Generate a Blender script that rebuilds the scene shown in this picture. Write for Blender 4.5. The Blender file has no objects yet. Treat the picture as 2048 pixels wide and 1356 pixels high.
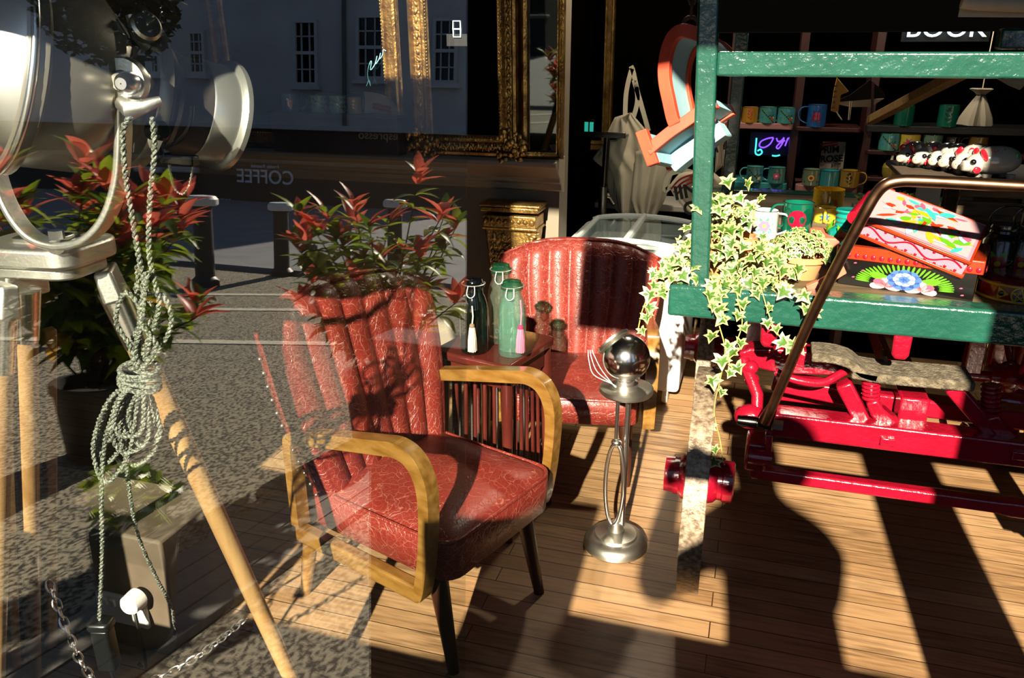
import bpy, bmesh, math, random
from mathutils import Vector, Matrix, Euler, noise
random.seed(7)
PI = math.pi
S = bpy.context.scene
COL = S.collection
# ------------------------------------------------------------------ camera
FPX = 1595.0
TH = math.atan(579.0/FPX)            # looking down about 20 degrees
YA = math.radians(16.88)             # turned a little to the left of the depth axis
CAMZ = 1.5
cd = bpy.data.cameras.new('camera'); cam = bpy.data.objects.new('camera', cd); COL.objects.link(cam)
cd.sensor_width = 36.0; cd.lens = 36.0*FPX/2048.0; cd.clip_start = 0.02; cd.clip_end = 200
cam.location = (0, 0, CAMZ); cam.rotation_euler = (PI/2-TH, 0, YA)
S.camera = cam
# ------------------------------------------------------------------ world, sun, exposure
S.view_settings.view_transform = 'Standard'; S.view_settings.look = 'None'
S.view_settings.gamma = 1.0; S.view_settings.exposure = 0.0; S.view_settings.use_curve_mapping = False
w = bpy.data.worlds.new('sky'); S.world = w; w.use_nodes = True
bg = w.node_tree.nodes['Background']; bg.inputs[0].default_value = (0.50, 0.68, 1.0, 1); bg.inputs[1].default_value = 0.62
sd = bpy.data.lights.new('sun', 'SUN'); sd.energy = 21.0; sd.color = (1.0, 0.87, 0.68); sd.angle = math.radians(0.7)
sun = bpy.data.objects.new('sun', sd); COL.objects.link(sun)
SUND = Vector((-0.04, 1.0, -0.505)).normalized()
sun.rotation_euler = SUND.to_track_quat('-Z', 'Y').to_euler(); sun.location = (2, -10, 8)
S.cycles.max_bounces = 10; S.cycles.transparent_max_bounces = 24; S.cycles.glossy_bounces = 6
S.cycles.caustics_reflective = False; S.cycles.caustics_refractive = False
S.cycles.sample_clamp_indirect = 6.0

def ray(px, py):
    cx = px-1024.0; cy = 678.0-py
    up = cy*math.cos(TH)-FPX*math.sin(TH); fw = FPX*math.cos(TH)+cy*math.sin(TH)
    return Vector((-fw*math.sin(YA)+cx*math.cos(YA), fw*math.cos(YA)+cx*math.sin(YA), up))
def P(px, py, Y):                     # the point seen at a pixel, at depth Y
    r = ray(px, py); t = Y/r.y
    return Vector((r.x*t, Y, CAMZ+r.z*t))
def G(px, py, z=0.0):                 # the point seen at a pixel, at height z
    r = ray(px, py); t = (z-CAMZ)/r.z
    return Vector((r.x*t, r.y*t, z))
# the window pane leans back a little
TAU = math.radians(3.85); PANE0 = Vector((0, 0.62, 0)); PN = Vector((0, -math.cos(TAU), math.sin(TAU)))
C0 = Vector((0, 0, CAMZ)); C1 = C0-2*((C0-PANE0).dot(PN))*PN
def rdir(px, py):
    r = ray(px, py); return r-2*r.dot(PN)*PN
def RZ(px, py, z):                    # street point mirrored in the pane, at height z
    d = rdir(px, py); t = (z-C1.z)/d.z; return C1+d*t
def RY(px, py, Y):                    # street point mirrored in the pane, at depth Y
    d = rdir(px, py); t = (Y-C1.y)/d.y; return C1+d*t

# ------------------------------------------------------------------ mesh helpers
WM = {}
def wm(o): return WM.get(o.name, Matrix.Identity(4))
class MB:
    def __init__(s): s.v = []; s.f = []; s.m = []
    def add(s, vs, fs, mi=0):
        b = len(s.v); s.v += [Vector(v) for v in vs]
        for f in fs: s.f.append([i+b for i in f]); s.m.append(mi)
        return s
    def box(s, c, d, rot=None, mi=0):
        x, y, z = d[0]/2, d[1]/2, d[2]/2
        vs = [Vector((sx*x, sy*y, sz*z)) for sz in (-1, 1) for sy in (-1, 1) for sx in (-1, 1)]
        if rot is not None: vs = [rot @ v for v in vs]
        vs = [v+Vector(c) for v in vs]
        return s.add(vs, [(0,2,3,1),(4,5,7,6),(0,1,5,4),(2,6,7,3),(0,4,6,2),(1,3,7,5)], mi)
    def tube(s, pts, r, n=10, closed=False, mi=0, flat=1.0, caps=True):
        pts = [Vector(p) for p in pts]; N = len(pts)
        rs = r if isinstance(r, (list, tuple)) else [r]*N
        T = []
        for i in range(N):
            a = pts[i-1] if (i > 0 or closed) else pts[i]; b = pts[(i+1) % N] if (i < N-1 or closed) else pts[i]
            t = (b-a); T.append(t.normalized() if t.length > 1e-9 else Vector((0, 0, 1)))
        ref = Vector((0, 0, 1)) if abs(T[0].z) < 0.9 else Vector((1, 0, 0))
        nn = (ref-T[0]*ref.dot(T[0])).normalized(); vs = []
        for i in range(N):
            nn = (nn-T[i]*nn.dot(T[i]))
            nn = nn.normalized() if nn.length > 1e-6 else T[i].orthogonal().normalized()
            bb = T[i].cross(nn)
            for k in range(n):
                a = 2*PI*k/n; vs.append(pts[i]+nn*(math.cos(a)*rs[i])+bb*(math.sin(a)*rs[i]*flat))
        fs = []
        for i in range(N if closed else N-1):
            j = (i+1) % N
            for k in range(n):
                l = (k+1) % n; fs.append((i*n+k, i*n+l, j*n+l, j*n+k))
        if not closed and caps: fs.append(tuple(range(n-1, -1, -1))); fs.append(tuple((N-1)*n+k for k in range(n)))
        return s.add(vs, fs, mi)
    def sweep(s, pts, a, b, nrm, closed=False, mi=0):   # rectangular section: a across the path, b along nrm
        pts = [Vector(p) for p in pts]; N = len(pts); nrm = Vector(nrm).normalized(); vs = []
        A = a if isinstance(a, (list, tuple)) else [a]*N; B = b if isinstance(b, (list, tuple)) else [b]*N
        for i in range(N):
            p = pts[i-1] if (i > 0 or closed) else pts[i]; q = pts[(i+1) % N] if (i < N-1 or closed) else pts[i]
            t = (q-p).normalized(); sd_ = t.cross(nrm).normalized()
            for su, sv in ((-1,-1),(1,-1),(1,1),(-1,1)): vs.append(pts[i]+sd_*(su*A[i]/2)+nrm*(sv*B[i]/2))
        fs = []
        for i in range(N if closed else N-1):
            j = (i+1) % N
            for k in range(4): l = (k+1) % 4; fs.append((i*4+k, i*4+l, j*4+l, j*4+k))
        if not closed: fs += [(3,2,1,0), tuple((N-1)*4+k for k in range(4))]
        return s.add(vs, fs, mi)
    def lathe(s, prof, n=24, at=(0,0,0), rot=None, mi=0, caps=False):
        vs = []; fs = []; at = Vector(at)
        for (r, z) in prof:
            for k in range(n):
                a = 2*PI*k/n; v = Vector((r*math.cos(a), r*math.sin(a), z))
                if rot is not None: v = rot @ v
                vs.append(v+at)
        for i in range(len(prof)-1):
            for k in range(n):
                l = (k+1) % n; fs.append((i*n+k, i*n+l, (i+1)*n+l, (i+1)*n+k))
        if caps: fs.append(tuple(range(n-1, -1, -1))); fs.append(tuple((len(prof)-1)*n+k for k in range(n)))
        return s.add(vs, fs, mi)
    def ball(s, c, r, n=14, m=9, mi=0, sc=(1,1,1), rot=None):
        prof = [(max(1e-4, math.sin(PI*i/m))*r, -math.cos(PI*i/m)*r) for i in range(m+1)]
        vs0 = len(s.v); s.lathe(prof, n, (0,0,0), None, mi)
        for i in range(vs0, len(s.v)):
            v = s.v[i]; v = Vector((v.x*sc[0], v.y*sc[1], v.z*sc[2]))
            if rot is not None: v = rot @ v
            s.v[i] = v+Vector(c)
        return s
    def prism(s, poly, ext, mi=0, mi_side=None):        # poly: 3D outline, ext: extrusion vector
        poly = [Vector(p) for p in poly]; n = len(poly); ext = Vector(ext)
        s.add(poly+[p+ext for p in poly], [tuple(range(n-1, -1, -1)), tuple(range(n, 2*n))], mi)
        b = len(s.v)-2*n
        for k in range(n):
            l = (k+1) % n; s.f.append([b+k, b+l, b+n+l, b+n+k]); s.m.append(mi if mi_side is None else mi_side)
        return s
    def grid(s, fn, nu, nv, mi=0, cu=False):
        vs = [fn(i/nu, j/nv) for j in range(nv+1) for i in range(nu if cu else nu+1)]
        W = nu if cu else nu+1; fs = []
        for j in range(nv):
            for i in range(nu):
                k = (i+1) % W if cu else i+1
                fs.append((j*W+i, j*W+k, (j+1)*W+k, (j+1)*W+i))
        return s.add(vs, fs, mi)
    def merge(s, o, mat=None):
        b = len(s.v); s.v += [(mat @ v if mat is not None else v.copy()) for v in o.v]
        for f, m in zip(o.f, o.m): s.f.append([i+b for i in f]); s.m.append(m)
        return s
    def build(s, name, mats, parent=None, world=True, bevel=0, seg=2, smooth=True, ang=38, sub=0, fix=True, kind=None, solid=0):
        me = bpy.data.meshes.new(name); o = bpy.data.objects.new(name, me); COL.objects.link(o)
        inv = wm(parent).inverted() if (parent is not None and world) else None
        vs = [inv @ v for v in s.v] if inv is not None else s.v
        me.from_pydata([tuple(v) for v in vs], [], s.f)
        mats = mats if isinstance(mats, (list, tuple)) else [mats]
        for m in mats: me.materials.append(m)
        me.polygons.foreach_set('material_index', s.m)
        if fix:
            bm = bmesh.new(); bm.from_mesh(me); bmesh.ops.recalc_face_normals(bm, faces=bm.faces); bm.to_mesh(me); bm.free()
        if smooth:
            me.polygons.foreach_set('use_smooth', [True]*len(me.polygons)); me.set_sharp_from_angle(angle=math.radians(ang))
        if parent is not None: o.parent = parent; WM[o.name] = wm(parent)
        if solid:
            m = o.modifiers.new('thickness', 'SOLIDIFY'); m.thickness = solid; m.offset = 0
        if bevel:
            m = o.modifiers.new('bevel', 'BEVEL'); m.width = bevel; m.segments = seg; m.limit_method = 'ANGLE'; m.angle_limit = math.radians(40)
        if sub:
            m = o.modifiers.new('sub', 'SUBSURF'); m.levels = sub; m.render_levels = sub
        if kind: o['kind'] = kind
        return o
def tag(o, label, cat, group=None, kind=None):
    o['label'] = label; o['category'] = cat
    if group: o['group'] = group
    if kind: o['kind'] = kind
    return o
def thing(name, label, cat, loc=(0,0,0), rz=0, group=None, rot=None):
    o = bpy.data.objects.new(name, None); COL.objects.link(o); o.empty_display_size = 0.05
    o.location = loc; o.rotation_euler = rot if rot else (0, 0, rz)
    WM[o.name] = Matrix.Translation(Vector(loc)) @ (Euler(rot).to_matrix().to_4x4() if rot else Matrix.Rotation(rz, 4, 'Z'))
    return tag(o, label, cat, group)
def dup(root, loc, rz, label, group=None, scale=None):
    r = root.copy(); COL.objects.link(r); r.location = loc; r.rotation_euler = (0, 0, rz); r['label'] = label
    if group: r['group'] = group
    if scale: r.scale = scale
    for ch in list(root.children):
        c = ch.copy(); COL.objects.link(c); c.parent = r
        for g in list(ch.children):
            d = g.copy(); COL.objects.link(d); d.parent = c
    return r
def struct(o): o['kind'] = 'structure'; return o
def spline(pts, n=8, closed=False):     # Catmull-Rom through the points
    pts = [Vector(p) for p in pts]; N = len(pts); out = []
    for i in range(N if closed else N-1):
        if closed: p0, p1, p2, p3 = pts[i-1], pts[i], pts[(i+1) % N], pts[(i+2) % N]
        else: p0, p1, p2, p3 = pts[max(i-1,0)], pts[i], pts[i+1], pts[min(i+2,N-1)]
        for k in range(n):
            t = k/n
            out.append(0.5*((2*p1)+(p2-p0)*t+(2*p0-5*p1+4*p2-p3)*t*t+(3*p1-p0-3*p2+p3)*t**3))
    if not closed: out.append(pts[-1])
    return out
def rrect(w_, h_, r, n=5):             # rounded rectangle outline in 2D
    o = []
    for cx, cy, a0 in ((w_/2-r, h_/2-r, 0), (-w_/2+r, h_/2-r, PI/2), (-w_/2+r, -h_/2+r, PI), (w_/2-r, -h_/2+r, 1.5*PI)):
        for k in range(n+1): a = a0+PI/2*k/n; o.append((cx+r*math.cos(a), cy+r*math.sin(a)))
    return o
def text_mb(txt, size, M4, ext=0.0, mi=0, align='CENTER', fat=0.0):
    cu = bpy.data.curves.new('t', 'FONT'); cu.body = txt; cu.size = size; cu.align_x = align; cu.align_y = 'CENTER'; cu.extrude = ext
    cu.resolution_u = 4; cu.offset = fat*size
    o = bpy.data.objects.new('t', cu); COL.objects.link(o)
    dg = bpy.context.evaluated_depsgraph_get(); me = bpy.data.meshes.new_from_object(o.evaluated_get(dg))
    m = MB(); m.add([M4 @ v.co for v in me.vertices], [tuple(p.vertices) for p in me.polygons], mi)
    bpy.data.objects.remove(o); bpy.data.curves.remove(cu); bpy.data.meshes.remove(me)
    return m
def facing(loc, rz=0, tilt=0):          # text frame: upright, facing -Y (the shop front side)
    return Matrix.Translation(Vector(loc)) @ Matrix.Rotation(rz, 4, 'Z') @ Matrix.Rotation(PI/2, 4, 'X') @ Matrix.Rotation(tilt, 4, 'Z')

# ------------------------------------------------------------------ materials
MT = {}
def lin(c):
    return tuple(((x/12.92) if x <= 0.04045 else ((x+0.055)/1.055)**2.4) for x in c)
def hexc(h): return lin(tuple(int(h[i:i+2], 16)/255 for i in (0, 2, 4)))
def M(name, col, rough=0.5, metal=0.0, col2=None, ns=6.0, bump=0.0, bs=60.0, coat=0.0, stretch=None, spec=0.5, emit=0.0, sharp=(0.35, 0.65), sub=0.0, detail=4.0, dist=0.01):
    if name in MT: return MT[name]
    m = bpy.data.materials.new(name); m.use_nodes = True; nt = m.node_tree; b = nt.nodes['Principled BSDF']
    col = hexc(col) if isinstance(col, str) else col
    b.inputs['Base Color'].default_value = (*col, 1); b.inputs['Roughness'].default_value = rough
    b.inputs['Metallic'].default_value = metal; b.inputs['Specular IOR Level'].default_value = spec
    b.inputs['Coat Weight'].default_value = coat; b.inputs['Coat Roughness'].default_value = 0.08
    if emit: b.inputs['Emission Color'].default_value = (*col, 1); b.inputs['Emission Strength'].default_value = emit
    if col2 is not None or bump:
        tc = nt.nodes.new('ShaderNodeTexCoord'); mp = nt.nodes.new('ShaderNodeMapping'); nt.links.new(tc.outputs['Object'], mp.inputs[0])
        if stretch: mp.inputs['Scale'].default_value = stretch
    if col2 is not None:
        c2 = hexc(col2) if isinstance(col2, str) else col2
        n = nt.nodes.new('ShaderNodeTexNoise'); n.inputs['Scale'].default_value = ns; n.inputs['Detail'].default_value = detail
        r = nt.nodes.new('ShaderNodeValToRGB'); r.color_ramp.elements[0].position = sharp[0]; r.color_ramp.elements[1].position = sharp[1]
        r.color_ramp.elements[0].color = (*col, 1); r.color_ramp.elements[1].color = (*c2, 1)
        nt.links.new(mp.outputs[0], n.inputs['Vector']); nt.links.new(n.outputs['Fac'], r.inputs[0]); nt.links.new(r.outputs[0], b.inputs['Base Color'])
    if bump:
        n = nt.nodes.new('ShaderNodeTexNoise'); n.inputs['Scale'].default_value = bs; n.inputs['Detail'].default_value = 3
        bp = nt.nodes.new('ShaderNodeBump'); bp.inputs['Strength'].default_value = bump; bp.inputs['Distance'].default_value = dist
        nt.links.new(mp.outputs[0], n.inputs['Vector']); nt.links.new(n.outputs['Fac'], bp.inputs['Height']); nt.links.new(bp.outputs[0], b.inputs['Normal'])
    MT[name] = m; return m
def glassy(name, tint, ior=1.5, rough=0.0, body=None, amt=0.0):
    m = bpy.data.materials.new(name); m.use_nodes = True; nt = m.node_tree; nt.nodes.clear()
    o = nt.nodes.new('ShaderNodeOutputMaterial'); mx = nt.nodes.new('ShaderNodeMixShader'); tr = nt.nodes.new('ShaderNodeBsdfTransparent')
    gl = nt.nodes.new('ShaderNodeBsdfGlossy'); fr = nt.nodes.new('ShaderNodeFresnel'); fr.inputs[0].default_value = ior
    geo = nt.nodes.new('ShaderNodeNewGeometry'); vm = nt.nodes.new('ShaderNodeMath'); vm.operation = 'MULTIPLY_ADD'
    # the same reflectance from both sides of the sheet
    vm.inputs[1].default_value = (1.0/ior)-ior; vm.inputs[2].default_value = ior
    nt.links.new(geo.outputs['Backfacing'], vm.inputs[0]); nt.links.new(vm.outputs[0], fr.inputs[0])
    tr.inputs[0].default_value = (*tint, 1); gl.inputs['Roughness'].default_value = rough; gl.inputs[0].default_value = (1, 1, 1, 1)
    nt.links.new(fr.outputs[0], mx.inputs[0]); nt.links.new(tr.outputs[0], mx.inputs[1]); nt.links.new(gl.outputs[0], mx.inputs[2]); nt.links.new(mx.outputs[0], o.inputs[0])
    if body:
        df = nt.nodes.new('ShaderNodeBsdfTranslucent'); df.inputs[0].default_value = (*body, 1); d2 = nt.nodes.new('ShaderNodeBsdfDiffuse'); d2.inputs[0].default_value = (*body, 1)
        m1 = nt.nodes.new('ShaderNodeMixShader'); m1.inputs[0].default_value = .5; m2 = nt.nodes.new('ShaderNodeMixShader'); m2.inputs[0].default_value = amt
        nt.links.new(df.outputs[0], m1.inputs[1]); nt.links.new(d2.outputs[0], m1.inputs[2]); nt.links.new(tr.outputs[0], m2.inputs[1]); nt.links.new(m1.outputs[0], m2.inputs[2]); nt.links.new(m2.outputs[0], mx.inputs[1])
    MT[name] = m; return m
def translucent(name, col, amt=.5, col2=None):
    m = M(name, col, .3, coat=.4, col2=col2, ns=9); nt = m.node_tree; b = nt.nodes['Principled BSDF']; o = nt.nodes['Material Output']
    t = nt.nodes.new('ShaderNodeBsdfTranslucent'); x = nt.nodes.new('ShaderNodeMixShader'); x.inputs[0].default_value = amt
    src = b.inputs['Base Color'].links[0].from_socket if b.inputs['Base Color'].links else None
    if src: nt.links.new(src, t.inputs[0])
    else: t.inputs[0].default_value = b.inputs['Base Color'].default_value
    nt.links.new(b.outputs[0], x.inputs[1]); nt.links.new(t.outputs[0], x.inputs[2]); nt.links.new(x.outputs[0], o.inputs[0]); return m
def node(nt, t, **kw):
    n = nt.nodes.new(t)
    for k, v in kw.items():
        if isinstance(k, str) and hasattr(n, k): setattr(n, k, v)
        else: n.inputs[k.replace('_', ' ')].default_value = v
    return n
def leather(name, base, vein, dark):
    m = bpy.data.materials.new(name); m.use_nodes = True; nt = m.node_tree; b = nt.nodes['Principled BSDF']; L = nt.links.new
    tc = node(nt, 'ShaderNodeTexCoord'); n0 = node(nt, 'ShaderNodeTexNoise', Scale=9.0, Detail=3.0)
    mixv = node(nt, 'ShaderNodeMix', data_type='VECTOR'); mixv.inputs[0].default_value = 0.12
    L(tc.outputs['Object'], n0.inputs['Vector']); L(tc.outputs['Object'], mixv.inputs[4]); L(n0.outputs['Color'], mixv.inputs[5])
    v = node(nt, 'ShaderNodeTexVoronoi', feature='DISTANCE_TO_EDGE', Scale=34.0); L(mixv.outputs[1], v.inputs['Vector'])
    v2 = node(nt, 'ShaderNodeTexVoronoi', feature='DISTANCE_TO_EDGE', Scale=95.0); L(mixv.outputs[1], v2.inputs['Vector'])
    r = node(nt, 'ShaderNodeValToRGB'); r.color_ramp.elements[0].position = 0.0; r.color_ramp.elements[1].position = 0.035
    r.color_ramp.elements[0].color = (1,1,1,1); r.color_ramp.elements[1].color = (0,0,0,1); L(v.outputs['Distance'], r.inputs[0])
    r2 = node(nt, 'ShaderNodeValToRGB'); r2.color_ramp.elements[0].position = 0.0; r2.color_ramp.elements[1].position = 0.05
    r2.color_ramp.elements[0].color = (.45,.45,.45,1); r2.color_ramp.elements[1].color = (0,0,0,1); L(v2.outputs['Distance'], r2.inputs[0])
    mxm = node(nt, 'ShaderNodeMath', operation='MAXIMUM'); L(r.outputs[0], mxm.inputs[0]); L(r2.outputs[0], mxm.inputs[1])
    n1 = node(nt, 'ShaderNodeTexNoise', Scale=5.0, Detail=4.0); L(tc.outputs['Object'], n1.inputs['Vector'])
    mul = node(nt, 'ShaderNodeMath', operation='MULTIPLY'); L(mxm.outputs[0], mul.inputs[0]); L(n1.outputs['Fac'], mul.inputs[1])
    rb = node(nt, 'ShaderNodeValToRGB'); rb.color_ramp.elements[0].position = .35; rb.color_ramp.elements[1].position = .65
    rb.color_ramp.elements[0].color = (*dark, 1); rb.color_ramp.elements[1].color = (*base, 1); L(n1.outputs['Fac'], rb.inputs[0])
    mc = node(nt, 'ShaderNodeMix', data_type='RGBA'); L(mul.outputs[0], mc.inputs[0]); L(rb.outputs[0], mc.inputs[6]); mc.inputs[7].default_value = (*vein, 1)
    L(mc.outputs[2], b.inputs['Base Color']); b.inputs['Roughness'].default_value = 0.36; b.inputs['Specular IOR Level'].default_value = 0.45
    bp = node(nt, 'ShaderNodeBump', Strength=0.5, Distance=0.003); L(mxm.outputs[0], bp.inputs['Height']); L(bp.outputs[0], b.inputs['Normal'])
    MT[name] = m; return m
def boards(name, row, width, c1, c2, cm, rough=0.42, rot=0.0, mortar=0.0017, wear='1c1208', coat=0.0):
    m = bpy.data.materials.new(name); m.use_nodes = True; nt = m.node_tree; b = nt.nodes['Principled BSDF']; L = nt.links.new
    tc = node(nt, 'ShaderNodeTexCoord'); mp = node(nt, 'ShaderNodeMapping'); mp.inputs['Rotation'].default_value = (0, 0, rot); L(tc.outputs['Object'], mp.inputs[0])
    br = node(nt, 'ShaderNodeTexBrick'); br.offset = 0.37; br.inputs['Scale'].default_value = 1.0
    br.inputs['Brick Width'].default_value = width; br.inputs['Row Height'].default_value = row; br.inputs['Mortar Size'].default_value = mortar; br.inputs['Mortar Smooth'].default_value = 0.2
    br.inputs['Color1'].default_value = (*hexc(c1), 1); br.inputs['Color2'].default_value = (*hexc(c2), 1); br.inputs['Mortar'].default_value = (*hexc(cm), 1)
    L(mp.outputs[0], br.inputs['Vector'])
    mp2 = node(nt, 'ShaderNodeMapping'); mp2.inputs['Scale'].default_value = (3, 40, 10); L(mp.outputs[0], mp2.inputs[0])
    n = node(nt, 'ShaderNodeTexNoise', Scale=2.0, Detail=6.0); L(mp2.outputs[0], n.inputs['Vector'])
    n2 = node(nt, 'ShaderNodeTexNoise', Scale=2.3, Detail=5.0); L(mp.outputs[0], n2.inputs['Vector'])
    ml = node(nt, 'ShaderNodeMath', operation='MULTIPLY'); L(n.outputs['Fac'], ml.inputs[0]); L(n2.outputs['Fac'], ml.inputs[1])
    rr = node(nt, 'ShaderNodeValToRGB'); rr.color_ramp.elements[0].position = 0.20; rr.color_ramp.elements[1].position = 0.40; L(ml.outputs[0], rr.inputs[0])
    rr.color_ramp.elements[0].color = (0,0,0,1); rr.color_ramp.elements[1].color = (.75,.75,.75,1)
    mx = node(nt, 'ShaderNodeMix', data_type='RGBA'); L(rr.outputs[0], mx.inputs[0]); L(br.outputs['Color'], mx.inputs[6]); mx.inputs[7].default_value = (*hexc(wear), 1)
    L(mx.outputs[2], b.inputs['Base Color']); b.inputs['Roughness'].default_value = rough; b.inputs['Coat Weight'].default_value = coat
    inv = node(nt, 'ShaderNodeMath', operation='SUBTRACT'); inv.inputs[0].default_value = 1.0; L(br.outputs['Fac'], inv.inputs[1])
    ad = node(nt, 'ShaderNodeMath', operation='MULTIPLY_ADD'); L(n.outputs['Fac'], ad.inputs[0]); ad.inputs[1].default_value = 0.3; L(inv.outputs[0], ad.inputs[2])
    bp = node(nt, 'ShaderNodeBump', Strength=0.5, Distance=0.003); L(ad.outputs[0], bp.inputs['Height']); L(bp.outputs[0], b.inputs['Normal'])
    MT[name] = m; return m
LEATHER = leather('red leather', hexc('7c2820'), hexc('b87460'), hexc('641c16'))
FLOORM = boards('floor boards', 0.068, 1.7, 'a98862', '8f6e4a', '22140a', wear='4a331c')
WOODL = M('pale tripod wood', '9c7c50', .38, col2='86633a', ns=3, stretch=(14,14,1.2), coat=.3)
WOODA = M('armchair wood', '84612f', .3, col2='664518', ns=3, stretch=(4,14,14), coat=.5)
WOODD = M('dark wood', '3a1d10', .4, col2='231008', ns=3, stretch=(10,10,2))
WOODR = M('red brown table wood', '54201a', .25, col2='3a1410', ns=5, coat=.5)
WOODG = M('grey weathered wood', '6b5a40', .8, col2='3c3020', ns=4, stretch=(2,14,14), bump=.4, bs=40)
CHROME = M('chrome', (.82,.81,.78), .25, 1.0)
STEEL = M('brushed steel', (.70,.69,.64), .42, 1.0, bump=.05, bs=200)
NICKEL = M('worn nickel', (.52,.50,.43), .36, 1.0)
DARKM = M('dark metal', (.06,.055,.05), .22, 1.0)
BLACKP = M('black plastic', '0c0d0c', .35)
GREENP = M('green gloss paint', '1b4a3d', .2, col2='174236', ns=9, bump=.55, bs=55, coat=.5, dist=.006)
REDP = M('red gloss paint', '8a0c22', .22, col2='76091c', ns=12, bump=.4, bs=70, coat=.5, dist=.005)
HANDLEM = M('brown steel tube', (.30,.17,.10), .30, 1.0, col2=(.20,.10,.06), ns=30)
TYREM = M('worn iron tyre', '9a8a74', .45, metal=.3, col2='5a4a3a', ns=70, bump=.25, bs=160)
GOLD = M('old gilding', (.55,.34,.10), .3, .85, col2=(.22,.12,.04), ns=18, bump=.3, bs=90)
MIRROR = M('dark old mirror', (.10,.105,.10), .02, 1.0)
CANVAS = M('canvas', 'd2c8b0', .9, bump=.25, bs=300, col2='c0b59b', ns=5)
WHITEP = M('white enamel', 'e8e8e2', .25)
BLACKM = M('matt black', '060606', .7)
CREAM = M('cream', 'e8dcc0', .5)
# ================================================================== the setting
GZ_ = -.06
def slab(name, x0, x1, y0, y1, z0, z1, m, **k):
    return struct(MB().box(((x0+x1)/2,(y0+y1)/2,(z0+z1)/2),(x1-x0,y1-y0,z1-z0)).build(name, m, **k))
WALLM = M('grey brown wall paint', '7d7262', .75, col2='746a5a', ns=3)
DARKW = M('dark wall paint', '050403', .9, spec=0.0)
slab('floor', -4.5, 3.0, 0.40, 5.0, -0.10, 0.0, FLOORM)
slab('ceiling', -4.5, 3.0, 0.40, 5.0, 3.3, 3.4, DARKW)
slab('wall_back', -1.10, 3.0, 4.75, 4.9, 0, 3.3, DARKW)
slab('wall_back_left', -4.5, -0.78, 3.25, 3.40, 0, 3.3, WALLM)
slab('wall_left', -4.6, -4.45, 0.40, 3.3, 0, 3.3, WALLM)
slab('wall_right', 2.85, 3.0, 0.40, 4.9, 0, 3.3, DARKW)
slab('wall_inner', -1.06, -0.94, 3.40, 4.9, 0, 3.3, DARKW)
FRONTM = M('dark shopfront paint', '16211d', .5)
# shopfront: fascia over the opening with a high slot, wall at the far left; unseen pier and risers added to shape sunlight
slab('wall_front_fascia', -4.5, 3.0, 0.45, 0.70, 2.27, 2.62, FRONTM)
slab('wall_front_shade_board', -4.5, -0.84, 0.45, 0.70, 1.73, 2.24, FRONTM)  # unseen low board, added to keep sun off the left back wall
slab('wall_front_riser', -0.60, 1.75, 0.50, 0.60, 0, 0.62, FRONTM)
slab('wall_front_riser_low', -1.40, -0.60, 0.50, 0.60, 0, 0.48, FRONTM)
slab('wall_front_shade_riser', -1.64, -1.40, 0.50, 0.60, 0, 0.78, FRONTM)  # unseen taller piece, added to shade the wall socket
slab('shade_block', -0.60, -0.32, 0.14, 0.24, GZ_, 1.10, FRONTM)  # unseen block, added to shade the floor beside the near armchair
slab('wall_front_top', -0.90, 3.0, 0.45, 0.70, 2.62, 3.3, FRONTM)
slab('wall_front_upper', -4.5, -1.45, 0.45, 0.70, 2.62, 3.3, FRONTM)
slab('wall_front_pier', 0.60, 0.86, 0.45, 0.70, 0, 2.24, FRONTM)
slab('wall_front_right', 1.75, 3.0, 0.45, 0.70, 0, 2.24, FRONTM)
slab('wall_front_left', -4.5, -1.64, 0.45, 0.60, 0, 2.24, FRONTM)
# the moulded ledge under the mirrors
LZ = P(900, 309, 3.16).z
prof = [(3.26, 0.0), (3.12, 0.0), (3.105, -.012), (3.105, -.03), (3.13, -.042), (3.16, -.075), (3.175, -.085), (3.175, -.10), (3.20, -.11), (3.205, -.135), (3.26, -.15)]
m = MB(); m.prism([(-4.45, y, LZ+z) for y, z in prof], (3.69, 0, 0))
LEDGE = struct(m.build('trim_1', M('ledge paint', '9a8f7c', .55), bevel=.004))
# window pane, leaning back a little, free edge at the doorway
PANE = glassy('shop window glass', (.96, .98, .97), 1.85)
def pane_pt(x, z, off): return Vector((x, PANE0.y, 0))+Vector((0, math.sin(TAU), math.cos(TAU)))*z-PN*off
XE = -0.262
m = MB(); vs = [pane_pt(x, z, o) for o in (0, .004) for (x, z) in ((-2.6, .625), (XE, .625), (XE, 2.235), (-2.6, 2.235))]
m.add(vs, [(0,1,2,3),(7,6,5,4)]); m.add(vs, [(0,4,5,1),(1,5,6,2),(2,6,7,3),(3,7,4,0)], 1)
struct(m.build('window_1', [PANE, glassy('polished glass edge', (.9,.96,.93), 1.04)], smooth=False, fix=False))
# unseen board above the doorway, added to shade the far armchair
t = MB().box((-0.385, 0.36, 1.99), (0.27, 0.04, 0.44)).build('shade_board', M('dark shade board', '1c1a16', .6), bevel=.006)
tag(t, 'unseen dark wooden board added outside to shade the far armchair', 'sign')
for x in (-.47, -.30):
    MB().tube([(x, .36, 2.20), (x, .36, 2.42), (x, .46, 2.42)], .006, 8).build('hook', DARKM, t, world=True)

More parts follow.
